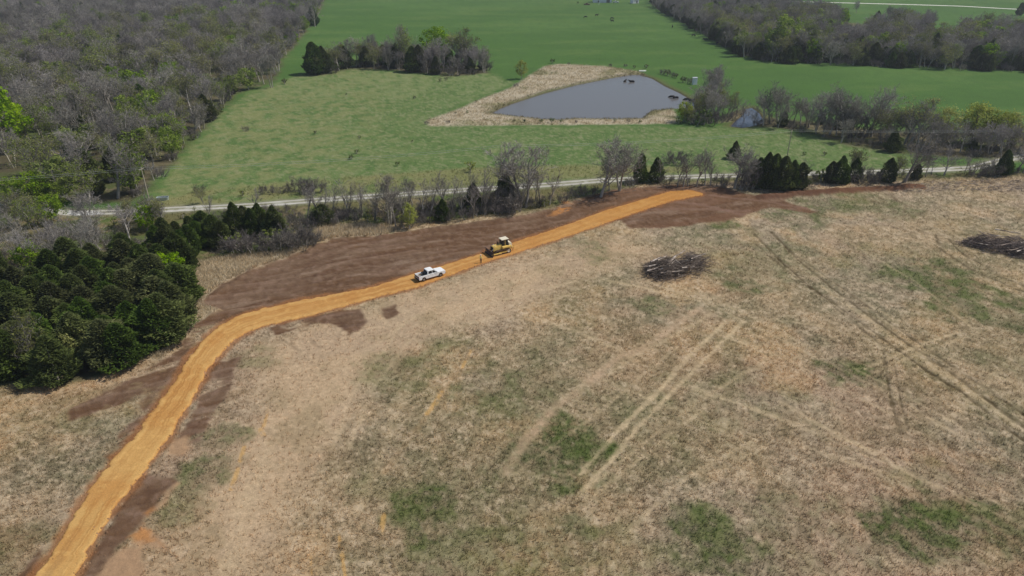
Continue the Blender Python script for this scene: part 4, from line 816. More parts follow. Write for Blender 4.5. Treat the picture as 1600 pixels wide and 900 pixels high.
# --- left side: cedars on the near side of the lane
grp = 'cedars at the upper tip of the dark grove'
for bx, by, ty, k in [(312, 388, 346, 'cedar'), (300, 398, 352, 'cedar'), (288, 408, 360, 'cedar'), (266, 406, 350, 'cedar'), (250, 402, 352, 'cedar'), (262, 392, 340, 'cedar'), (322, 378, 330, 'cedar'), (338, 384, 336, 'cedar'), (350, 386, 345, 'cedar'), (370, 366, 316, 'cedar'), (384, 362, 322, 'cedar'), (396, 368, 326, 'cedar'), (408, 362, 318, 'cedar'), (416, 366, 332, 'cedar'),
                      (432, 372, 322, 'cedar'), (440, 376, 336, 'cedar'), (300, 372, 338, 'cedar'), (280, 384, 346, 'cedar'), (312, 366, 322, 'bud')]:
    plant(k, bx, by, ty, label=DESC[k] + ' at the upper tip of the dark grove, {ord}', group=grp)
grp = 'grey shrubs before the stripped soil'
for bx, by, ty, k in [(376, 394, 362, 'shrub'), (392, 394, 360, 'shrub'), (406, 392, 362, 'shrub'), (420, 396, 368, 'shrub'), (455, 388, 350, 'shrub'), (470, 388, 352, 'shrub'), (482, 386, 356, 'shrub'), (444, 390, 356, 'shrub'), (463, 380, 344, 'shrub'), (492, 378, 356, 'shrub'), (365, 388, 362, 'olive_bush'), (352, 396, 372, 'shrub'), (428, 384, 356, 'olive_bush')]:
    plant(k, bx, by, ty, label=DESC[k] + ' before the left end of the stripped soil, {ord}', group=grp)
scatter(GROVE, 4.6, {'cedar': 97, 'bud': .8, 'leafy': .6}, (9.0, 12.5), 'in the dark grove at the left edge', 'cedars of the dark grove')
plant('leafy', 10, 594, 556, label='bright lime bush at the lower left corner of the dark grove'); plant('willow', 122, 560, 505, label='yellow-green sapling poking out of the dark cedar grove')
plant('leafy', 48, 420, 378, label='fresh green tree behind the dark grove at the left edge')
BACK = GP([(-150, 348), (0, 342), (100, 346), (180, 344), (260, 340), (300, 338), (300, 352), (240, 372), (220, 400), (120, 425), (40, 440), (-150, 470)])
scatter(BACK, 4.6, {'bare': 40, 'slim': 16, 'shrub': 46, 'olive_bush': 16, 'bud': 8, 'leafy': 5, 'cedar': 5}, (7.0, 10.5), 'in the thicket behind the grove', 'thicket between the lane and the dark grove')
LANE_S = GP([(310, 336), (440, 326), (470, 330), (470, 344), (440, 352), (360, 352), (320, 360)])
scatter(LANE_S, 3.6, {'slim': 30, 'shrub': 50, 'olive_bush': 16, 'cedar': 6}, (6.5, 8.5), 'below the lane', 'saplings below the lane')
for bx, by, ty, k in [(312, 300, 286, 'shrub'), (318, 318, 292, 'bud'), (410, 302, 288, 'shrub'), (424, 302, 288, 'shrub'), (440, 302, 290, 'shrub'), (470, 300, 272, 'shrub'), (482, 300, 274, 'shrub'), (494, 300, 276, 'shrub'), (452, 300, 284, 'shrub'), (790, 272, 252, 'shrub'), (798, 270, 250, 'shrub'), (640, 296, 278, 'shrub'), (735, 268, 250, 'olive_bush'), (380, 306, 296, 'olive_bush'), (1050, 256, 236, 'shrub'), (1060, 256, 232, 'shrub'), (1096, 256, 236, 'shrub')]:
    plant(k, bx, by, ty, label=DESC[k] + ' on the pasture side of the lane, {ord}', group='bushes on the pasture side of the lane')
for bx, by, h_ in [(549, 249, 1.6), (558, 240, 1.5), (621, 259, 1.5), (541, 149, 1.0), (648, 154, 1.3), (493, 209, 1.3), (562, 217, 1.3), (644, 222, .8), (1256, 243, 1.3), (1288, 243, 1.4)]:
    plant('bush', bx, by, h=h_, label='small dark bush alone in the middle meadow, {ord}', group='single bushes dotted over the meadow')
plant('shrub', 384, 205, h=2.2, label='flattened grey brush heap out on the left of the meadow')
plant('bush', 903, 6, h=2.5, label='dark bush left of the red pickup by the white barn')

# ordinal labels for the rows
def ordn(i): return ORD[i] if i < len(ORD) else ('%dth' % (i + 1))
ORD = ['first', 'second', 'third', 'fourth', 'fifth', 'sixth', 'seventh', 'eighth', 'ninth', 'tenth', 'eleventh', 'twelfth', '13th', '14th', '15th', '16th', '17th', '18th', '19th', '20th', '21st', '22nd', '23rd', '24th', '25th']
sets = {}
for p in PL:
    if p['label'] and '{ord}' in p['label']: sets.setdefault(p['label'], []).append(p)
for lb, ps in sets.items():
    ps.sort(key=lambda p: p['x'] / p['y'])
    for i, p in enumerate(ps):
        if len(ps) == 1: s_ = 'only one there'
        elif i == 0: s_ = 'leftmost one'
        elif i == len(ps) - 1: s_ = 'rightmost one'
        else: s_ = ordn(i) + ' from left'
        p['label'] = lb.replace('{ord}', s_)
RANK = ['front', 'second', 'third', 'fourth', 'fifth', 'sixth', 'seventh', 'eighth', 'ninth', 'tenth', 'eleventh', 'twelfth', 'back']
for P in ['trees of the big left-hand wood', 'trees of the far right wood', 'thin hedge along the lane', 'thick of the meadow clump', 'cedars of the dark grove', 'thicket between the lane and the dark grove', 'undergrowth of the right-hand hedge belt', 'hedge between the lane and the stripped soil', 'saplings below the lane', 'plants on the wood edge by the meadow', 'trees on the edge of the far right wood']:
    ps = [p for p in PL if p['group'] == P and 'from left' not in p['label'] and 'most one' not in p['label'] and p['px'] == 0]
    if not ps: continue
    rows = {}
    for p in ps: rows.setdefault((p['label'], int((p['y'] - min(q['y'] for q in ps)) / ((6 if 'wood' not in P else 10) if P != 'plants on the wood edge by the meadow' else 20))), []).append(p)
    for (lb, r_), qs in rows.items():
        qs.sort(key=lambda p: p['x'] / p['y'])
        for i, p in enumerate(qs): p['label'] = lb + ', ' + (RANK[r_] if r_ < 12 else ordn(r_)) + ' rank' + (', ' + ordn(i) + ' from left' if len(qs) > 1 else '')
for p in PL:
    if p['group'] == 'cedars of the dark grove': p['w'] = 1.25 if p['k'] == 'cedar' else .8
# the largest of each kind in view are things; the rest are one far woodland mass
far = []; things = []; cnt = {}
for p in sorted(PL, key=lambda p: -p['h'] / math.hypot(p['x'], p['y'], CAM_H)):
    nm = NAME[p['k']]; c_ = cnt.get(nm, 0); named = p['px'] != 0
    if c_ < (KIND_LIMIT if not named else 9999): things.append(p); cnt[nm] = c_ + 1
    else: far.append(p)
PX = np.array([p['x'] for p in PL]); PY = np.array([p['y'] for p in PL]); PZ = ground_eval(PX, PY)[3]
for p, z_ in zip(PL, PZ): p['z'] = float(z_)
rg = random.Random(99); proto_parts = {}
for p in things:
    k = p['k']; vi = rg.randrange(len(VAR[k])); T_, C_, L_ = VAR[k][vi]; s_ = p['h'] / H0[k]
    e = empty(NAME[k], (p['x'], p['y'], p['z']), rg.uniform(0, 6.28), p['label'], CAT[k], p['group'])
    sxy = s_ * (rg.uniform(.88, 1.15) if 'wood' not in (p['group'] or '') else rg.uniform(.8, 1.4)) * p['w']
    if k == 'bare' and s_ < .7: sxy *= 1.1
    e.scale = (sxy, sxy, s_)
    a = link('trunk' if 'shrub' not in k and 'bush' not in k else 'stem', T_, e); b = link('crown', C_, e)
    if L_: link('leaves', L_, e)
    proto_parts.setdefault((k, vi), (a, b, e.children[-1] if L_ else None))
print('things', len(things), cnt, 'far', len(far))
def woodland(pts):
    V = np.array([(p['x'], p['y'], p['z']) for p in pts]); keys = sorted(proto_parts); idx = []
    for p in pts:
        c = [i for i, k in enumerate(keys) if k[0] == p['k']]; idx.append(rg.choice(c) if c else 0)
    me = bpy.data.meshes.new('woodland'); me.from_pydata([tuple(v) for v in V], [], [])
    for an, arr, ty in (('idx', idx, 'INT'), ('scl', [p['h'] / H0[p['k']] for p in pts], 'FLOAT'), ('rot', [rg.uniform(0, 6.28) for p in pts], 'FLOAT')):
        a = me.attributes.new(an, ty, 'POINT'); a.data.foreach_set('value', np.array(arr, np.int32 if ty == 'INT' else np.float32))
    o = tag(link('woodland', me), 'far part of the woods where single trees merge into one grey and olive mass', kind='stuff')
    ng = bpy.data.node_groups.new('woodland_nodes', 'GeometryNodeTree'); ng.interface.new_socket('Geometry', in_out='INPUT', socket_type='NodeSocketGeometry'); ng.interface.new_socket('Geometry', in_out='OUTPUT', socket_type='NodeSocketGeometry')
    gi = ng.nodes.new('NodeGroupInput'); go = ng.nodes.new('NodeGroupOutput'); jo = ng.nodes.new('GeometryNodeJoinGeometry')
    def named(n_, dt):
        a = ng.nodes.new('GeometryNodeInputNamedAttribute'); a.data_type = dt; a.inputs[0].default_value = n_; return [s for s in a.outputs if s.enabled and s.name == 'Attribute'][0]
    ia = named('idx', 'INT'); sa = named('scl', 'FLOAT'); ra = named('rot', 'FLOAT'); cx = ng.nodes.new('ShaderNodeCombineXYZ'); ng.links.new(ra, cx.inputs[2])
    for i, k in enumerate(keys):
        if i not in idx: continue
        cp = ng.nodes.new('FunctionNodeCompare'); cp.data_type = 'INT'; cp.operation = 'EQUAL'; ii = [s for s in cp.inputs if s.enabled]; ng.links.new(ia, ii[0]); ii[1].default_value = i
        pj = ng.nodes.new('GeometryNodeJoinGeometry')
        for ob in proto_parts[k]:
            if ob is None: continue
            oi = ng.nodes.new('GeometryNodeObjectInfo'); oi.transform_space = 'ORIGINAL'; oi.inputs['Object'].default_value = ob; ng.links.new(oi.outputs['Geometry'], pj.inputs[0])
        ip = ng.nodes.new('GeometryNodeInstanceOnPoints'); ng.links.new(gi.outputs[0], ip.inputs['Points']); ng.links.new(cp.outputs[0], ip.inputs['Selection']); ng.links.new(pj.outputs[0], ip.inputs['Instance'])
        ng.links.new(cx.outputs[0], ip.inputs['Rotation']); ng.links.new(sa, ip.inputs['Scale']); ng.links.new(ip.outputs[0], jo.inputs[0])
    ng.links.new(jo.outputs[0], go.inputs[0]); md = o.modifiers.new('woodland', 'NODES'); md.node_group = ng
if far: woodland(far)
#@@OBJECTS@@
# ------------------------------------------------------------------ made things
M['white_paint'] = simple('white_paint', (246, 246, 244), .35, 0, .03, 3, .5); M['red_paint'] = simple('red_paint', (120, 34, 34), .4, 0, .06, 3, .5)
M['glass'] = simple('dark_glass', (26, 30, 36), .12, 0, .1, 2, .6); M['black'] = simple('black_plastic', (30, 30, 32), .6); M['rubber'] = simple('tyre_rubber', (40, 38, 38), .9)
M['chrome'] = simple('dusty_alloy', (176, 168, 160), .35, .5, .08); M['metal_and_shade_grey'] = simple('steel_and_tailgate_shade', (120, 116, 112), .5, .4); M['lamp_red'] = simple('red_lens', (150, 24, 20), .3); M['lamp_clear'] = simple('clear_lens', (220, 222, 224), .2)
M['yellow'] = simple('machine_yellow', (240, 204, 112), .5, 0, .10, 2.2); M['cream'] = simple('machine_cream', (236, 226, 200), .5, 0, .05); M['steel_dark'] = simple('muddy_track_steel', (84, 66, 56), .8, .2, .25, 5); M['blade_steel'] = simple('worn_blade_steel', (92, 80, 78), .55, .3, .2, 3)
M['hivis'] = simple('hi_vis_yellow', (255, 246, 130), .8, 0, .08, 8); M['cloth_dark'] = simple('dark_work_cloth', (54, 46, 44), .95); M['skin'] = simple('skin', (186, 138, 112), .6, 0, .05); M['hat'] = simple('white_hard_hat', (238, 236, 224), .4, 0, .03)
M['cowhide'] = simple('black_cowhide', (30, 27, 26), .75, 0, .2, 4); M['pole_wood'] = simple('weathered_pole', (176, 166, 146), .9, 0, .12, 3); M['wire'] = simple('aluminium_wire', (190, 190, 186), .5, .3)
M['log'] = foliage('bleached_log', (140, 124, 112), (222, 208, 192), .12, .01, 0); M['debris'] = foliage('dark_debris', (80, 68, 60), (172, 156, 142), .2, .02, 0)
M['metal_roof'] = simple('galvanised_roof', (206, 208, 210), .4, .3, .05, 1.0); M['barn_white'] = simple('barn_siding', (226, 228, 232), .6, 0, .04, 1.0); M['trough'] = simple('galvanised_trough', (176, 186, 184), .5, .3); M['boat'] = simple('boat_hull', (236, 234, 226), .45)
PI = math.pi
def wheel(parent, x, y, z, r, w, mat=None):
    wr = link('wheel', MB().tube((0, -w / 2 * .5, 0), (0, w / 2 * .5, 0), r * .3, n=12).mesh('wheel', M['black']), parent, (x, y, z))
    t = MB(); n = 20
    prof = [(-w / 2, r * .62), (-w / 2, r * .92), (-w * .38, r), (w * .38, r), (w / 2, r * .92), (w / 2, r * .62)]
    P = [(pr * math.cos(2 * PI * i / n), py, pr * math.sin(2 * PI * i / n)) for i in range(n) for py, pr in prof]; k = len(prof)
    t.add(P, [(i * k + j, ((i + 1) % n) * k + j, ((i + 1) % n) * k + (j + 1) % k, i * k + (j + 1) % k) for i in range(n) for j in range(k)]); t.build('tyre', M['rubber'], wr)
    h = MB(); h.tube((0, -w * .36, 0), (0, w * .36, 0), r * .6, n=14)
    for q in range(5):
        a = 2 * PI * q / 5
        for s in (-1, 1): h.box((math.cos(a) * r * .34, s * w * .4, math.sin(a) * r * .34), (r * .5, .03, r * .14), Matrix.Rotation(-a, 3, 'Y'))
    h.build('rim', mat or M['chrome'], wr); return wr
def pickup(name, label, loc, rz, paint, cover=False):
    """forward is +X, origin on the ground at the middle"""
    t = empty(name, loc, rz, label, 'pickup truck' if name.endswith('truck') else 'truck')
    def arch(cx, r=.47, n=7): return [(cx + r * math.cos(PI - PI * i / (n - 1)), .42 + r * math.sin(PI * i / (n - 1))) for i in range(n)]
    # lower body from front bumper line to the tailgate with wheel arches
    bot = [(-2.9, .5), (-2.9, .42)] + arch(-1.85) + arch(1.85) + [(2.75, .42), (2.9, .5)]
    side = bot + [(2.95, .85), (2.85, 1.12), (1.15, 1.22), (-2.92, 1.22)]
    b = MB()
    b.prism(side, -.98, -.86); b.prism(side, .86, .98)
    b.box((2.86, 0, .8), (.12, 1.74, .62)); b.prism([(2.9, .95), (2.86, 1.12), (1.1, 1.24), (1.1, .95)], -.862, .862); b.box((.1, 0, .55), (5.4, 1.72, .18)); b.box((-2.88, 0, .92), (.08, 1.72, .58)); b.box((-1.02, 0, .95), (.08, 1.72, .56))
    b.build('body', paint, t, .03)
    c = MB(); cab = [(-1.0, 1.225), (1.2, 1.225), (.48, 1.86), (.2, 1.93), (-.75, 1.93), (-.92, 1.86)]
    c.prism(cab, -.93, .93, [0, 0, .16, .19, .19, .16]); c.build('cab', paint, t, .025)
    MB().prism([(1.16, 1.27), (1.19, 1.27), (.54, 1.82), (.51, 1.82)], -.78, .78, [0, 0, .08, .08]).build('windscreen', M['glass'], t)
    MB().prism([(-1.015, 1.32), (-.98, 1.32), (-.925, 1.80), (-.95, 1.80)], -.74, .74, [0, 0, .06, .06]).build('rear_window', M['glass'], t)
    for s in (-1, 1):
        for prof in ([(.1, 1.28), (.98, 1.28), (.45, 1.76), (.1, 1.80)], [(-.82, 1.28), (.0, 1.28), (.0, 1.80), (-.72, 1.80)]):
            P = [(p[0], s * (.94 - .22 * (p[1] - 1.225)), p[1]) for p in prof]; Q = [(p[0], p[1] - s * .02, p[2]) for p in P]
            MB().add(P + Q, [(0, 1, 2, 3), (7, 6, 5, 4)] + [(i, (i + 1) % 4, (i + 1) % 4 + 4, i + 4) for i in range(4)]).build('side_window', M['glass'], t)
        MB().box((.98, s * 1.04, 1.33), (.1, .2, .16)).build('mirror', M['black'], t, .02)
        MB().box((2.91, s * .74, .93), (.1, .3, .17)).build('headlight', M['lamp_clear'], t, .02)
        MB().box((-2.925, s * .85, 1.0), (.06, .12, .34)).build('tail_light', M['lamp_red'], t)
        for xx in (.55, -.35): MB().box((xx, s * .992, 1.1), (.16, .02, .04)).build('door_handle', M['black'], t)
        for xx in (.06, -.84, 1.0): MB().box((xx, s * .981, .88), (.012, .008, .56)).build('door_gap', M['black'], t)
    MB().box((-1.95, 0, .72), (1.8, 1.7, .05)).build('bed_floor', M['chrome'] if cover is False else paint, t)
    if cover is False:
        MB().box((-1.28, 0, 1.16), (.42, 1.7, .3)).build('tool_box', M['black'], t, .03)
        MB().box((-2.3, -.4, .83), (.5, .35, .17)).build('cargo_box', M['metal_and_shade_grey'], t, .02)
    else: MB().box((-1.95, 0, 1.235), (1.86, 1.86, .04)).build('bed_cover', M['black'], t)
    MB().box((3.0, 0, .58), (.14, 1.9, .22)).build('front_bumper', M['chrome'], t, .04); MB().box((2.93, 0, .87), (.05, 1.1, .3)).build('grille', M['black'], t)
    MB().box((-3.0, 0, .55), (.16, 1.85, .2)).build('rear_bumper', M['black'], t, .03); MB().box((-2.93, 0, .98), (.03, 1.5, .4)).build('tailgate', M['metal_and_shade_grey'] if paint is M['white_paint'] else paint, t, .01)  # white truck's tailgate is grey: the shade on its rear is put into the colour
    for x in (-1.85, 1.85):
        for y in (-.84, .84): wheel(t, x, y, .4, .4, .27)
    return t
a = Vector(G(662.2, 441)); b_ = Vector(G(689.2, 433.2)); d = (b_ - a); ang = math.atan2(d.y, d.x); mid = (a + b_) / 2 + Vector((-math.sin(ang), math.cos(ang))) * .9
print('truck wheelbase', d.length, 'angle', math.degrees(ang))
pickup('pickup_truck', 'white crew-cab pickup parked on the orange haul road behind the bulldozer', (mid.x, mid.y, .19), ang, M['white_paint'])

def bulldozer(loc, rz):
    t = empty('bulldozer', loc, rz, 'yellow crawler bulldozer with cream cab roof working on the orange haul road', 'bulldozer')
    h = MB(); h.prism([(-.1, .75), (2.05, .75), (2.1, 1.55), (1.9, 1.78), (-.1, 1.95)], -.52, .52); h.build('engine_hood', M['yellow'], t, .04)
    MB().prism([(2.1, .7), (2.2, .7), (2.2, 1.62), (2.1, 1.66)], -.5, .5).build('radiator_grille', M['black'], t)
    for s in (-1, 1):
        MB().box((1.0, s * .53, 1.25), (1.5, .03, .6)).build('engine_panel', M['cream'] if s < 0 else M['yellow'], t)  # panel is cream on one side, yellow on the other
        MB().box((-.95, s * .83, 1.42), (2.1, .62, .34)).build('fender', M['yellow'], t, .03)
    MB().box((-1.0, 0, 1.0), (2.3, 1.1, .8)).build('chassis', M['yellow'], t, .03)
    MB().prism([(-2.25, 1.1), (-1.55, 1.1), (-1.55, 2.2), (-2.05, 2.2), (-2.25, 1.9)], -.9, .9).build('fuel_tank', M['cream'], t, .05)
    cb = MB(); cb.prism([(-1.5, 1.55), (.05, 1.55), (-.05, 2.95), (-1.4, 2.95)], -.62, .62, [0, 0, .05, .05]); cb.build('cab', M['black'], t, .03)
    MB().prism([(.06, 1.98), (.08, 1.98), (.0, 2.86), (-.02, 2.86)], -.52, .52).build('windscreen', M['glass'], t)
    for s in (-1, 1):
        for x0, x1 in ((-1.35, -.75), (-.68, -.05)): MB().box(((x0 + x1) / 2, s * .625, 2.35), (x1 - x0, .02, .9)).build('side_window', M['glass'], t)
        MB().box((-.72, s * .61, 2.3), (.08, .1, 1.3)).build('cab_post', M['yellow'], t)
    MB().box((-1.48, 0, 2.4), (.03, 1.0, .7)).build('rear_window', M['glass'], t)
    MB().box((-.72, 0, 3.02), (1.75, 1.5, .14)).build('cab_roof', M['cream'], t, .05)
    MB().tube((1.0, .22, 1.85), (1.0, .22, 2.75), .07, n=10).tube((1.0, .22, 2.7), (.9, .22, 2.85), .06, n=10).build('exhaust_pipe', M['steel_dark'], t)
    MB().tube((.55, -.22, 1.85), (.55, -.22, 2.25), .1, n=10).ball((.55, -.22, 2.3), (.15, .15, .1)).build('air_cleaner', M['black'], t)
    for s in (-1, 1):
        MB().ball((1.6, s * .4, 1.9), (.1, .1, .1)).build('work_light', M['lamp_clear'], t)
        tr = MB(); n = 46; zc, r, L = .48, .46, 1.35
        for i in range(n):                                   # shoes set one by one round the track path
            per = 4 * L + 2 * PI * r; q = per * i / n
            if q < 2 * L: p = (L - q, zc - r); an = PI
            elif q < 2 * L + PI * r: a_ = (q - 2 * L) / r; p = (-L - math.sin(a_) * r, zc - math.cos(a_) * r); an = PI + a_
            elif q < 4 * L + PI * r: p = (-L + (q - 2 * L - PI * r), zc + r); an = 0
            else: a_ = (q - 4 * L - PI * r) / r; p = (L + math.sin(a_) * r, zc + math.cos(a_) * r); an = a_
            tr.box((p[0], s * 1.02, p[1]), (.19, .52, .06), Matrix.Rotation(an, 3, 'Y')); 
        trk = tr.build('track', M['steel_dark'], t)
        fr = MB(); fr.box((0, s * 1.02, .42), (2.5, .28, .3)); fr.build('track_frame', M['yellow'], t, .03)
        MB().tube((-L, s * .86, zc), (-L, s * 1.18, zc), .36, n=14).build('drive_sprocket', M['cream'], t)
        MB().tube((L, s * .88, zc), (L, s * 1.16, zc), .35, n=14).build('idler_wheel', M['steel_dark'], t)
        for q in range(5): MB().tube((-.9 + q * .45, s * .9, .2), (-.9 + q * .45, s * 1.14, .2), .13, n=10).build('track_roller', M['steel_dark'], t)
        MB().box((1.7, s * 1.36, .42), (2.3, .14, .24)).build('push_arm', M['yellow'], t, .02)
        MB().tube((1.8, s * .5, 1.5), (2.75, s * .5, .75), .07, n=8).build('lift_cylinder', M['chrome'], t)
    pr = []
    for i in range(8): a_ = -.75 + 1.5 * i / 7; pr.append((2.72 + .95 * (1 - math.cos(a_)) + .0, .62 + .95 * math.sin(a_) * .95))
    prof = pr + [(x - .09, z) for x, z in reversed(pr)]
    MB().prism(prof, -1.78, 1.78).build('blade', M['blade_steel'], t)
    MB().box((2.98, 0, .04), (.05, 3.56, .16)).build('cutting_edge', M['black'], t)
    MB().box((2.66, 0, .6), (.1, 2.6, .5)).build('blade_brace', M['yellow'], t)
    rp = MB(); rp.box((-2.55, 0, .95), (.25, 1.7, .22)); rp.box((-2.35, .45, .95), (.5, .14, .3)); rp.box((-2.35, -.45, .95), (.5, .14, .3)); rp.build('ripper_beam', M['yellow'], t, .02)
    for y in (-.7, 0, .7): MB().prism([(-2.75, 1.1), (-2.6, 1.1), (-2.55, .35), (-2.4, .12), (-2.62, .3)], y - .05, y + .05).build('ripper_shank', M['steel_dark'], t)
    return t
a = Vector(G(772.7, 400.9)); b_ = Vector(G(799.5, 394.6)); d = a - b_; ang = math.atan2(d.y, d.x); print('dozer track', d.length, math.degrees(ang))
c = (a + b_) / 2 + Vector((math.sin(ang), -math.cos(ang))) * 1.05
bulldozer((c.x, c.y, .17), ang)

# ------------------------------------------------------------------ bodies grown from joints
def skin_mesh(name, joints, edges, mat, sub=2):
    """joints: (x, y, z, radius); returns one continuous mesh"""
    me = bpy.data.meshes.new(name + '_bones'); me.from_pydata([j[:3] for j in joints], edges, [])
    o = bpy.data.objects.new(name + '_bones', me); COL.objects.link(o)
    o.modifiers.new('skin', 'SKIN'); sm = o.modifiers.new('sub', 'SUBSURF'); sm.levels = sub; sm.render_levels = sub
    sv = me.skin_vertices[0].data
    for i, j in enumerate(joints): sv[i].radius = (j[3], j[3] if len(j) < 5 else j[4]); sv[i].use_root = (i == 0)
    dg = bpy.context.evaluated_depsgraph_get(); dg.update(); out = bpy.data.meshes.new_from_object(o.evaluated_get(dg)); out.name = name
    bpy.data.objects.remove(o); bpy.data.meshes.remove(me); out.materials.clear(); out.materials.append(mat)
    for p in out.polygons: p.use_smooth = True
    return out
def worker(loc, rz):
    t = empty('person', loc, rz, 'person in yellow high-visibility shirt and dark trousers standing on the orange road', 'person')
    J = [(0, 0, .95, .13, .10), (0, 0, 1.15, .13, .10), (0, 0, 1.38, .16, .10), (0, 0, 1.5, .06), (.02, 0, 1.6, .065), (.02, 0, 1.74, .085)]; E = [(0, 1), (1, 2), (2, 3), (3, 4), (4, 5)]
    for s in (-1, 1):
        i = len(J); J += [(0, s * .1, .88, .085), (.03, s * .12, .5, .06), (-.02, s * .13, .1, .042), (.12, s * .14, .04, .036)]; E += [(0, i), (i, i + 1), (i + 1, i + 2), (i + 2, i + 3)]
        i = len(J); J += [(0, s * .2, 1.4, .055), (-.02, s * .27, 1.12, .042), (.12, s * .25, .92, .032), (.17, s * .24, .86, .03)]; E += [(2, i), (i, i + 1), (i + 1, i + 2), (i + 2, i + 3)]
        for q in range(4): k = len(J); J += [(.20, s * (.215 + .018 * q), .81, .0085), (.22 - .004 * abs(q - 1), s * (.215 + .02 * q), .765 + .006 * abs(q - 1), .007)]; E += [(i + 3, k), (k, k + 1)]
        k = len(J); J += [(.2, s * .2, .85, .009), (.225, s * .19, .825, .008)]; E += [(i + 3, k), (k, k + 1)]
    body = link('body', skin_mesh('body', J, E, M['skin'], 1), t)
    J = [(0, 0, .93, .15, .12), (0, 0, 1.15, .15, .12), (0, 0, 1.38, .2, .14), (0, 0, 1.47, .1)]; E = [(0, 1), (1, 2), (2, 3)]
    for s in (-1, 1): i = len(J); J += [(0, s * .2, 1.4, .07), (-.02, s * .265, 1.17, .058), (.03, s * .262, 1.08, .05)]; E += [(2, i), (i, i + 1), (i + 1, i + 2)]
    link('shirt', skin_mesh('shirt', J, E, M['hivis'], 1), t)
    J = [(0, 0, .95, .14, .12)]; E = []
    for s in (-1, 1): i = len(J); J += [(0, s * .1, .86, .105), (.03, s * .12, .5, .085), (-.01, s * .13, .1, .07)]; E += [(0, i), (i, i + 1), (i + 1, i + 2)]
    link('trousers', skin_mesh('trousers', J, E, M['cloth_dark'], 1), t)
    for s in (-1, 1): MB().ball((.06, s * .135, .05), (.15, .055, .06)).build('boot', M['black'], t)
    MB().ball((.02, 0, 1.78), (.125, .11, .1)).tube((.03, 0, 1.755), (.03, 0, 1.77), .15, .14, n=14).build('hard_hat', M['hat'], t)
    MB().ball((.108, 0, 1.67), (.022, .014, .025)).build('nose', M['skin'], t); MB().box((.1, 0, 1.625), (.012, .045, .01)).build('mouth', M['lamp_red'], t)
    for s in (-1, 1): MB().ball((.098, s * .032, 1.7), (.012, .012, .01)).build('eye', M['black'], t); MB().ball((.015, s * .092, 1.68), (.02, .012, .03)).build('ear', M['skin'], t)
    for s in (-1, 1): MB().prism([(.115, 1.0), (.13, 1.0), (.13, 1.4), (.115, 1.4)], s * .08 - .025, s * .08 + .025).build('reflective_stripe', M['chrome'], t)
wx, wy = G(751.4, 411.8); worker((wx, wy, .19), R(-60))

# ------------------------------------------------------------------ cattle
def cow_mesh(graze):
    J = [(0, 0, 1.0, .33, .36), (.45, 0, 1.02, .34, .37), (.8, 0, 1.08, .27, .3), (-.45, 0, 1.04, .33, .35), (-.8, 0, 1.08, .25, .26), (-.92, 0, 1.12, .08)]
    E = [(0, 1), (1, 2), (0, 3), (3, 4), (4, 5)]
    tl = len(J); J += [(-1.0, 0, .9, .035), (-1.0, 0, .5, .03), (-1.0, 0, .38, .05)]; E += [(5, tl), (tl, tl + 1), (tl + 1, tl + 2)]
    n = len(J)
    if graze: J += [(1.1, 0, .85, .17), (1.32, 0, .5, .13), (1.45, 0, .28, .12), (1.5, 0, .1, .08)]
    else: J += [(1.08, 0, 1.28, .17), (1.3, 0, 1.45, .13), (1.5, 0, 1.42, .12), (1.72, 0, 1.3, .08)]
    E += [(2, n), (n, n + 1), (n + 1, n + 2), (n + 2, n + 3)]
    for s in (-1, 1):
        e = len(J); hx = J[n + 1]; J += [(hx[0] + .03, s * .22, hx[2] + .05, .04)]; E += [(n + 1, e)]
        f = len(J); J += [(.68, s * .18, .72, .12), (.7, s * .17, .42, .065), (.68, s * .17, .12, .045), (.72, s * .17, .04, .055)]; E += [(2, f), (f, f + 1), (f + 1, f + 2), (f + 2, f + 3)]
        h = len(J); J += [(-.68, s * .18, .76, .15), (-.86, s * .17, .5, .065), (-.8, s * .17, .15, .045), (-.76, s * .17, .04, .055)]; E += [(4, h), (h, h + 1), (h + 1, h + 2), (h + 2, h + 3)]
    return skin_mesh('cow', J, E, M['cowhide'], 1)
COWS = [cow_mesh(True), cow_mesh(False)]
grp = 'black cattle grazing the far pasture'
for bx, by, k, rz, lb, sink in [(915, 28.5, 0, 175, 'black cow grazing, leftmost of the herd below the white barn', 0), (932, 25.5, 1, 10, 'black cow standing highest on the pasture, below the white barn', 0), (956, 30.5, 0, 5, 'upper of two black cows one behind the other on the pasture', 0), (956.5, 34.5, 1, 190, 'lower of two black cows one behind the other on the pasture', 0),
                          (1050.5, 43.5, 1, 80, 'black cow alone between the herd and the far wood', 0), (1083, 57.5, 0, 20, 'black cow grazing left of the shade of the far wood', 0), (1102, 64, 1, 160, 'black cow at the edge of the shade of the far wood', 0), (1121, 70, 0, 30, 'black cow in the shade of the far wood, rightmost of the herd', 0),
                          (976.5, 126.5, 1, 60, 'black cow wading in the top corner of the pond, left one of the pair', -1.2), (987.5, 127, 1, 178, 'black cow wading in the top corner of the pond, right one of the pair', -1.2),
                          (1050, 151, 0, 170, 'black cow standing in the water at the right end of the pond, leftmost', -1.12), (1056, 152.5, 1, 195, 'black cow in the water, second from left at the right end of the pond', -1.12), (1073, 155, 0, 175, 'black cow in the water beside the clump, third from left at the right end', -1.12), (1081, 156.5, 1, 10, 'black cow nearest the clump trees, standing in the water at the right end', -1.12)]:
    X, Y = G(bx, by); e = empty('cow', (X, Y, (gz(X, Y) if not sink else sink)), R(rz), lb, 'cow', grp if not sink else 'black cattle wading in the pond'); e.scale = (1.25,) * 3
    link('body', COWS[k], e)

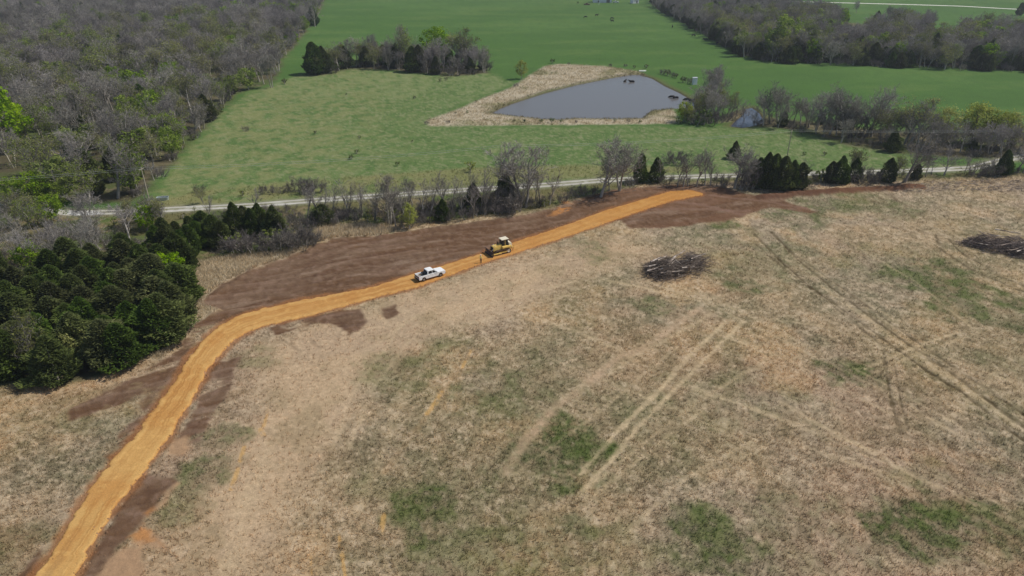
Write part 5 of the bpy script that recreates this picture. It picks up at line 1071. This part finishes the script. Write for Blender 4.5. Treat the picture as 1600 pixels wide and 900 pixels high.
# ------------------------------------------------------------------ power poles and wires
def pole(bx, by, ty, label, off):
    X, Y = G(bx, by); h = height_at(bx, by, ty); t = empty('power_pole', (X, Y, gz(X, Y)), off, label, 'power pole', 'power poles along the lane')
    MB().tube((0, 0, -.3), (0, 0, h), .16, .11, n=10).build('post', M['pole_wood'], t)
    MB().box((0, 0, h - .35), (1.8, .1, .12)).build('crossarm', M['pole_wood'], t)
    for x in (-.8, .8): MB().tube((x, 0, h - .3), (x, 0, h - .12), .05, .03, n=8).build('insulator', M['chrome'], t)
    return Vector((X, Y, h))
A_ = pole(235, 320, 262, 'pale wooden power pole beside the gravel turnout on the left', R(80)); B_ = pole(783.5, 285, 227, 'pale wooden power pole in the middle behind the lane hedge', R(80)); C_ = pole(1229, 249, 203, 'pale wooden power pole out on the meadow at the right', R(60))
d = (B_ - A_); d.z = 0; D_ = A_ - d * .8; D_.z = A_.z; d2 = C_ - B_; d2.z = 0; E_ = C_ + Vector((145, 14, 0)); E_.z = C_.z
def wire(p, q, off, label):
    w = MB(); n = 24; pts = []
    for i in range(n + 1):
        s = i / n; pt = p.lerp(q, s) + off; pt.z -= 4 * s * (1 - s) * (p - q).length * .012 + .15; pts.append(pt)
    for a, b in zip(pts[:-1], pts[1:]): w.tube(a, b, .022, n=5, cap=False)
    o = w.build('overhead_wire', M['wire']); tag(o, label, 'wire', 'overhead wires between the poles')
for p, q, nm in ((D_, A_, 'running from the left picture edge to the left pole'), (A_, B_, 'between the left and the middle pole'), (B_, C_, 'between the middle and the right pole'), (C_, E_, 'from the right pole to the right picture edge')):
    for s, w_ in ((-.8, 'nearer'), (.8, 'farther')): wire(p, q, Vector((-.1 * s, s, 0)), w_ + ' overhead wire ' + nm)

# ------------------------------------------------------------------ brush piles
def log_mesh(L, r, seed, fork=True):
    rg = random.Random(seed); T = TB(); p = Vector((-L / 2, 0, 0)); n = 5
    for i in range(n):
        q = p + Vector((L / n, rg.uniform(-.07, .07) * L / n * 2, rg.uniform(-.05, .05) * L / n * 2)); T.tube(p, q, r * 1.25 * (1 - .12 * i), r * 1.25 * (1 - .12 * (i + 1)), 6, rg.random())
        if fork and i in (2, 3): T.tube(q, q + Vector((L * .18, rg.choice((-1, 1)) * L * .1, L * .05)), r * .45, r * .15, 4, rg.random())
        p = q
    return T.mesh('log', M['log'])
def pile(name, label, centre, rx, ry, hz, logs, twn, ang, seed, lobes):
    X, Y = centre; t = empty(name, (X, Y, gz(X, Y)), 0, label, 'brush pile'); rg = random.Random(seed); Cr = TB()
    for _ in range(twn):
        ox, oy, kx, ky, wt = rg.choices(lobes, [l_[4] for l_ in lobes])[0]
        a = rg.uniform(0, 6.28); q = rg.random() ** .5 * (rg.uniform(.7, 1.1) if rg.random() < .85 else rg.uniform(1.0, 1.55)); x, y = ox + math.cos(a) * q * rx * kx, oy + math.sin(a) * q * ry * ky; q = min(q, .98); top = hz * (1 - q * q) ** .7 * (1 + .3 * math.sin(x * 1.3 + seed)); z = rg.uniform(0, max(top, .15))
        L = rg.uniform(.8, 2.6); th = ang + rg.gauss(0, .45); d = Vector((math.cos(th), math.sin(th), rg.gauss(.08, .34))).normalized(); c = Vector((x, y, z)); w = rg.uniform(.02, .08)
        Cr.tube(c - d * L / 2, c + d * L / 2, w, w * .4, 3, rg.random() ** 1.5)
    o = link('tangled_branches', Cr.mesh('tangled_branches', M['debris']), t); o['kind'] = 'stuff'
    for i, (lx, ly, lz, L, r, th, tilt) in enumerate(logs):
        l = link('log', log_mesh(L, r, seed + i), t, (lx, ly, lz + hz * .38)); l.rotation_euler = (rg.uniform(-.3, .3), -tilt, th)
    return t
def off(c, px, py): p = G(px, py); return p[0] - c[0], p[1] - c[1]
c1 = G(1052, 424)
def lg(c, p0, p1, r, z0=.5, z1=.5):
    a = off(c, *p0); b = off(c, *p1); L = math.hypot(b[0] - a[0], b[1] - a[1], z1 - z0); return ((a[0] + b[0]) / 2, (a[1] + b[1]) / 2, (z0 + z1) / 2, L, r, math.atan2(b[1] - a[1], b[0] - a[0]), math.asin((z1 - z0) / L))
L1 = [lg(c1, (1015, 424), (1031, 418), .16, 1.0, 1.2), lg(c1, (1026, 422), (1041, 416), .2, 1.0, 1.3), lg(c1, (1040, 428), (1051, 420), .22, .8, 1.3), lg(c1, (1050, 420.5), (1066, 410), .13, 1.4, 1.8), lg(c1, (1031, 437), (1066, 431), .13, .3, .5), lg(c1, (1064, 430), (1085, 429), .14, .5, .5),
      lg(c1, (1010, 434), (1026, 430), .14, .4, .5), lg(c1, (1043, 430), (1054, 421), .14, .7, 1.2), lg(c1, (1070, 415), (1082, 414), .15, 1.1, 1.1), lg(c1, (1070, 421), (1080, 421), .15, .9, .9), lg(c1, (1052, 421), (1062, 425), .12, 1.1, .7), lg(c1, (1012, 429), (1030, 426), .12, .7, .8), lg(c1, (1030, 432), (1046, 428), .1, .4, .6), lg(c1, (1078, 418), (1100, 409), .1, .8, .7)]
pile('brush_pile', 'heap of felled trunks and branches in the middle of the dry field', c1, 6.6, 4.2, 2.7, L1, 2000, .15, 41, [(-2.8, -.6, .45, 1.0, 5), (.2, .2, .4, .9, 3), (3.6, 1.2, .5, .8, 2.4), (5.6, 4.0, .4, .6, 1.2)])
c2 = G(1575, 392)
L2 = [lg(c2, (1525, 388), (1545, 392), .1, .3, .3), lg(c2, (1550, 372), (1590, 378), .12, 1.2, 1.4), lg(c2, (1560, 395), (1600, 384), .1, .8, 1.2), lg(c2, (1585, 402), (1602, 398), .14, .4, .6), lg(c2, (1590, 392), (1620, 380), .14, .9, 1.2), lg(c2, (1540, 378), (1570, 384), .09, 1.0, 1.1), lg(c2, (1575, 400), (1610, 392), .1, .4, .8)]
t2 = pile('brush_pile', 'long dark heap of pushed-up brush at the right edge of the dry field', c2, 8.5, 6.2, 2.7, L2, 3000, -.35, 43, [(-4.5, 3.4, .35, .35, 2), (-1.5, 1.4, .45, .5, 3), (2.0, 0, .45, .75, 4), (5, -1.5, .45, .85, 4), (9, 0, .5, .8, 3)])
L3 = []; c3 = G(1375, 300)
def litter(label, pts, n, ang, seed):
    P = GP(pts); rg = random.Random(seed); T = TB(); x0, y0 = P.min(0); x1, y1 = P.max(0)
    for _ in range(n * 3):
        x, y = rg.uniform(x0, x1), rg.uniform(y0, y1)
        if not in_poly(x, y, P): continue
        L = rg.uniform(.5, 2.2); th = ang + rg.gauss(0, .5); w = rg.uniform(.03, .09); z = rg.uniform(.03, .25); T.tube(Vector((x, y, z)), Vector((x + math.cos(th) * L, y + math.sin(th) * L, z + rg.uniform(-.05, .3))), w, w * .5, 3, rg.random())
    tag(link('wood_litter', T.mesh('wood_litter', M['debris'])), label, kind='stuff')
litter('scattered sticks and roots along the cleared strip at the right', [(1290, 296), (1450, 284), (1600, 280), (1680, 280), (1680, 300), (1440, 300)], 420, .1, 5)
litter('sticks and root scraps on the bank below the hedgerow', [(860, 330), (905, 306), (1000, 292), (1130, 290), (1130, 293), (1010, 297), (950, 306), (880, 332)], 260, .3, 6)

# ------------------------------------------------------------------ farmyard and pond-side things
def barn(loc, rz, L, W, H, label, name, cat, roofm, wallm, doors):
    t = empty(name, loc, rz, label, cat)
    MB().box((0, 0, H / 2 - .1), (L, W, H + .2)).prism([(-W / 2, H), (W / 2, H), (0, H + W * .22)], -L / 2, L / 2).f
    w = MB(); w.box((0, 0, H / 2 - .1), (L, W, H + .2)); w.add([(-L / 2, -W / 2, H), (-L / 2, W / 2, H), (-L / 2, 0, H + W * .22), (L / 2, -W / 2, H), (L / 2, W / 2, H), (L / 2, 0, H + W * .22)], [(0, 2, 1), (3, 4, 5), (0, 3, 5, 2), (1, 2, 5, 4), (0, 1, 4, 3)]); w.build('wall', wallm, t)
    sl = math.atan2(W * .22, W / 2); hl = math.hypot(W / 2, W * .22) + .35
    r = MB()
    for s in (-1, 1): r.box((0, s * (hl / 2 - .02) * math.cos(sl), H + W * .22 - hl / 2 * math.sin(sl) + .08), (L + .5, hl, .08), Matrix.Rotation(-s * sl, 3, 'X'))
    r.build('roof', roofm, t)
    for dx, dw, dh in doors: MB().box((dx, -W / 2 - .03, dh / 2), (dw, .08, dh)).build('door', M['metal_and_shade_grey'], t)
    n = int(L / 1.2)
    for i in range(n + 1): MB().box((-L / 2 + L * i / n, -W / 2 - .015, H / 2), (.05, .04, H)).build('siding_rib', wallm, t)
    return t
X, Y = G(942, 4.5); barn((X, Y + 7, 0), R(-3), 18, 11, 5.0, 'white metal farm building at the top edge beyond the pasture', 'barn', 'barn', M['metal_roof'], M['barn_white'], [(5.5, 3.2, 3.0), (-4, 1.1, 2.1)])
X, Y = G(992, 5.5); barn((X, Y + 3, 0), R(28), 7, 4.5, 3.2, 'small white shed right of the big white farm building', 'shed', 'shed', M['metal_roof'], M['barn_white'], [(1.2, 1.4, 2.1)])
X, Y = G(917, 8); pickup('farm_pickup', 'dark red pickup parked left of the white farm building', (X, Y, gz(X, Y)), R(-8), M['red_paint'], True)
X, Y = G(962, 4.5); pickup('farm_pickup', 'white pickup parked between the white farm building and the small shed', (X, Y, gz(X, Y)), R(5), M['white_paint'], True)
X, Y = G(935.8, 7.5); t = empty('fence_post', (X, Y, 0), 0, 'white post standing on the grass before the white farm building', 'post'); MB().tube((0, 0, -.3), (0, 0, 2.2), .22, .2, n=10).build('post', M['barn_white'], t); MB().tube((0, 0, 2.2), (0, 0, 2.35), .26, .1, n=10).build('cap', M['barn_white'], t)
# white ribbed shelter by the pond, boat on the bank, trough by the lane
X, Y = G(1085, 132); t = empty('shelter', (X, Y, gz(X, Y)), R(15), 'small upright white shelter behind the bare trees at the pond end', 'shelter')
for i in range(4): MB().box((-.75 + .5 * i, -.5, 1.5), (.46, .06, 3.0)).build('panel', M['barn_white'], t)
MB().box((0, .5, 1.5), (2.0, .06, 3.0)).build('back_wall', M['barn_white'], t); MB().box((-1.0, 0, 1.5), (.06, .94, 3.0)).build('side_wall', M['barn_white'], t); MB().box((1.0, 0, 1.5), (.06, .94, 3.0)).build('side_wall', M['barn_white'], t); MB().box((0, 0, 3.06), (2.3, 1.4, .08), Matrix.Rotation(.12, 3, 'X')).build('roof', M['metal_roof'], t)
X, Y = G(1004, 111.5); t = empty('rowing_boat', (X, Y, gz(X, Y)), R(4), 'small white boat lying upturned on the far pond bank', 'boat')
bt = MB(); n = 9; P = []
for i in range(n):
    s = i / (n - 1); x = -1.8 + 3.6 * s; w = .65 * (1 - max(0, (s - .55) / .45) ** 2 * .92); hh = .5
    P += [(x, -w, 0), (x, -w * .8, hh * .8), (x, 0, hh), (x, w * .8, hh * .8), (x, w, 0)]
bt.add(P, [(i * 5 + j, (i + 1) * 5 + j, (i + 1) * 5 + j + 1, i * 5 + j + 1) for i in range(n - 1) for j in range(4)] + [(0, 1, 2, 3, 4), tuple((n - 1) * 5 + q for q in (4, 3, 2, 1, 0))]); bt.build('hull', M['boat'], t); MB().box((0, 0, .52), (3.2, .06, .06)).build('keel', M['boat'], t)
X, Y = G(255, 312.5); t = empty('stock_trough', (X, Y, gz(X, Y)), R(12), 'pale galvanised trough lying on the grass right of the left power pole', 'trough')
tr = MB(); n = 16
def ring(rx, ry, z): return [(rx * math.copysign(abs(math.cos(a)) ** .6, math.cos(a)), ry * math.copysign(abs(math.sin(a)) ** .6, math.sin(a)), z) for a in [2 * PI * i / n for i in range(n)]]
rs = [ring(1.35, .62, 0), ring(1.45, .7, .8), ring(1.38, .64, .8), ring(1.28, .56, .1)]; P = sum(rs, [])
tr.add(P, [(r * n + i, r * n + (i + 1) % n, (r + 1) * n + (i + 1) % n, (r + 1) * n + i) for r in range(3) for i in range(n)] + [tuple(range(n)), tuple(range(4 * n - 1, 3 * n - 1, -1))]); tr.build('tank', M['trough'], t)
rm = MB(); rs = ring(1.5, .74, .82)
for i in range(n): rm.tube(rs[i], rs[(i + 1) % n], .045, n=6)
rm.build('rim', M['trough'], t)
# ------------------------------------------------------------------ air
HZ = bpy.data.materials.new('haze_air'); HZ.use_nodes = True; hn = HZ.node_tree; hn.nodes.remove(hn.nodes['Principled BSDF']); pv = hn.nodes.new('ShaderNodeVolumePrincipled')
pv.inputs['Color'].default_value = (.86, .92, 1.0, 1); pv.inputs['Density'].default_value = .00016; pv.inputs['Anisotropy'].default_value = .2
hn.links.new(pv.outputs[0], hn.nodes['Material Output'].inputs['Volume'])
hb = MB(); hb.box((0, 0, 31), (15000, 15000, 68)); o = link('haze', hb.mesh('haze', HZ)); tag(o, 'thin spring haze over the whole valley', kind='stuff')
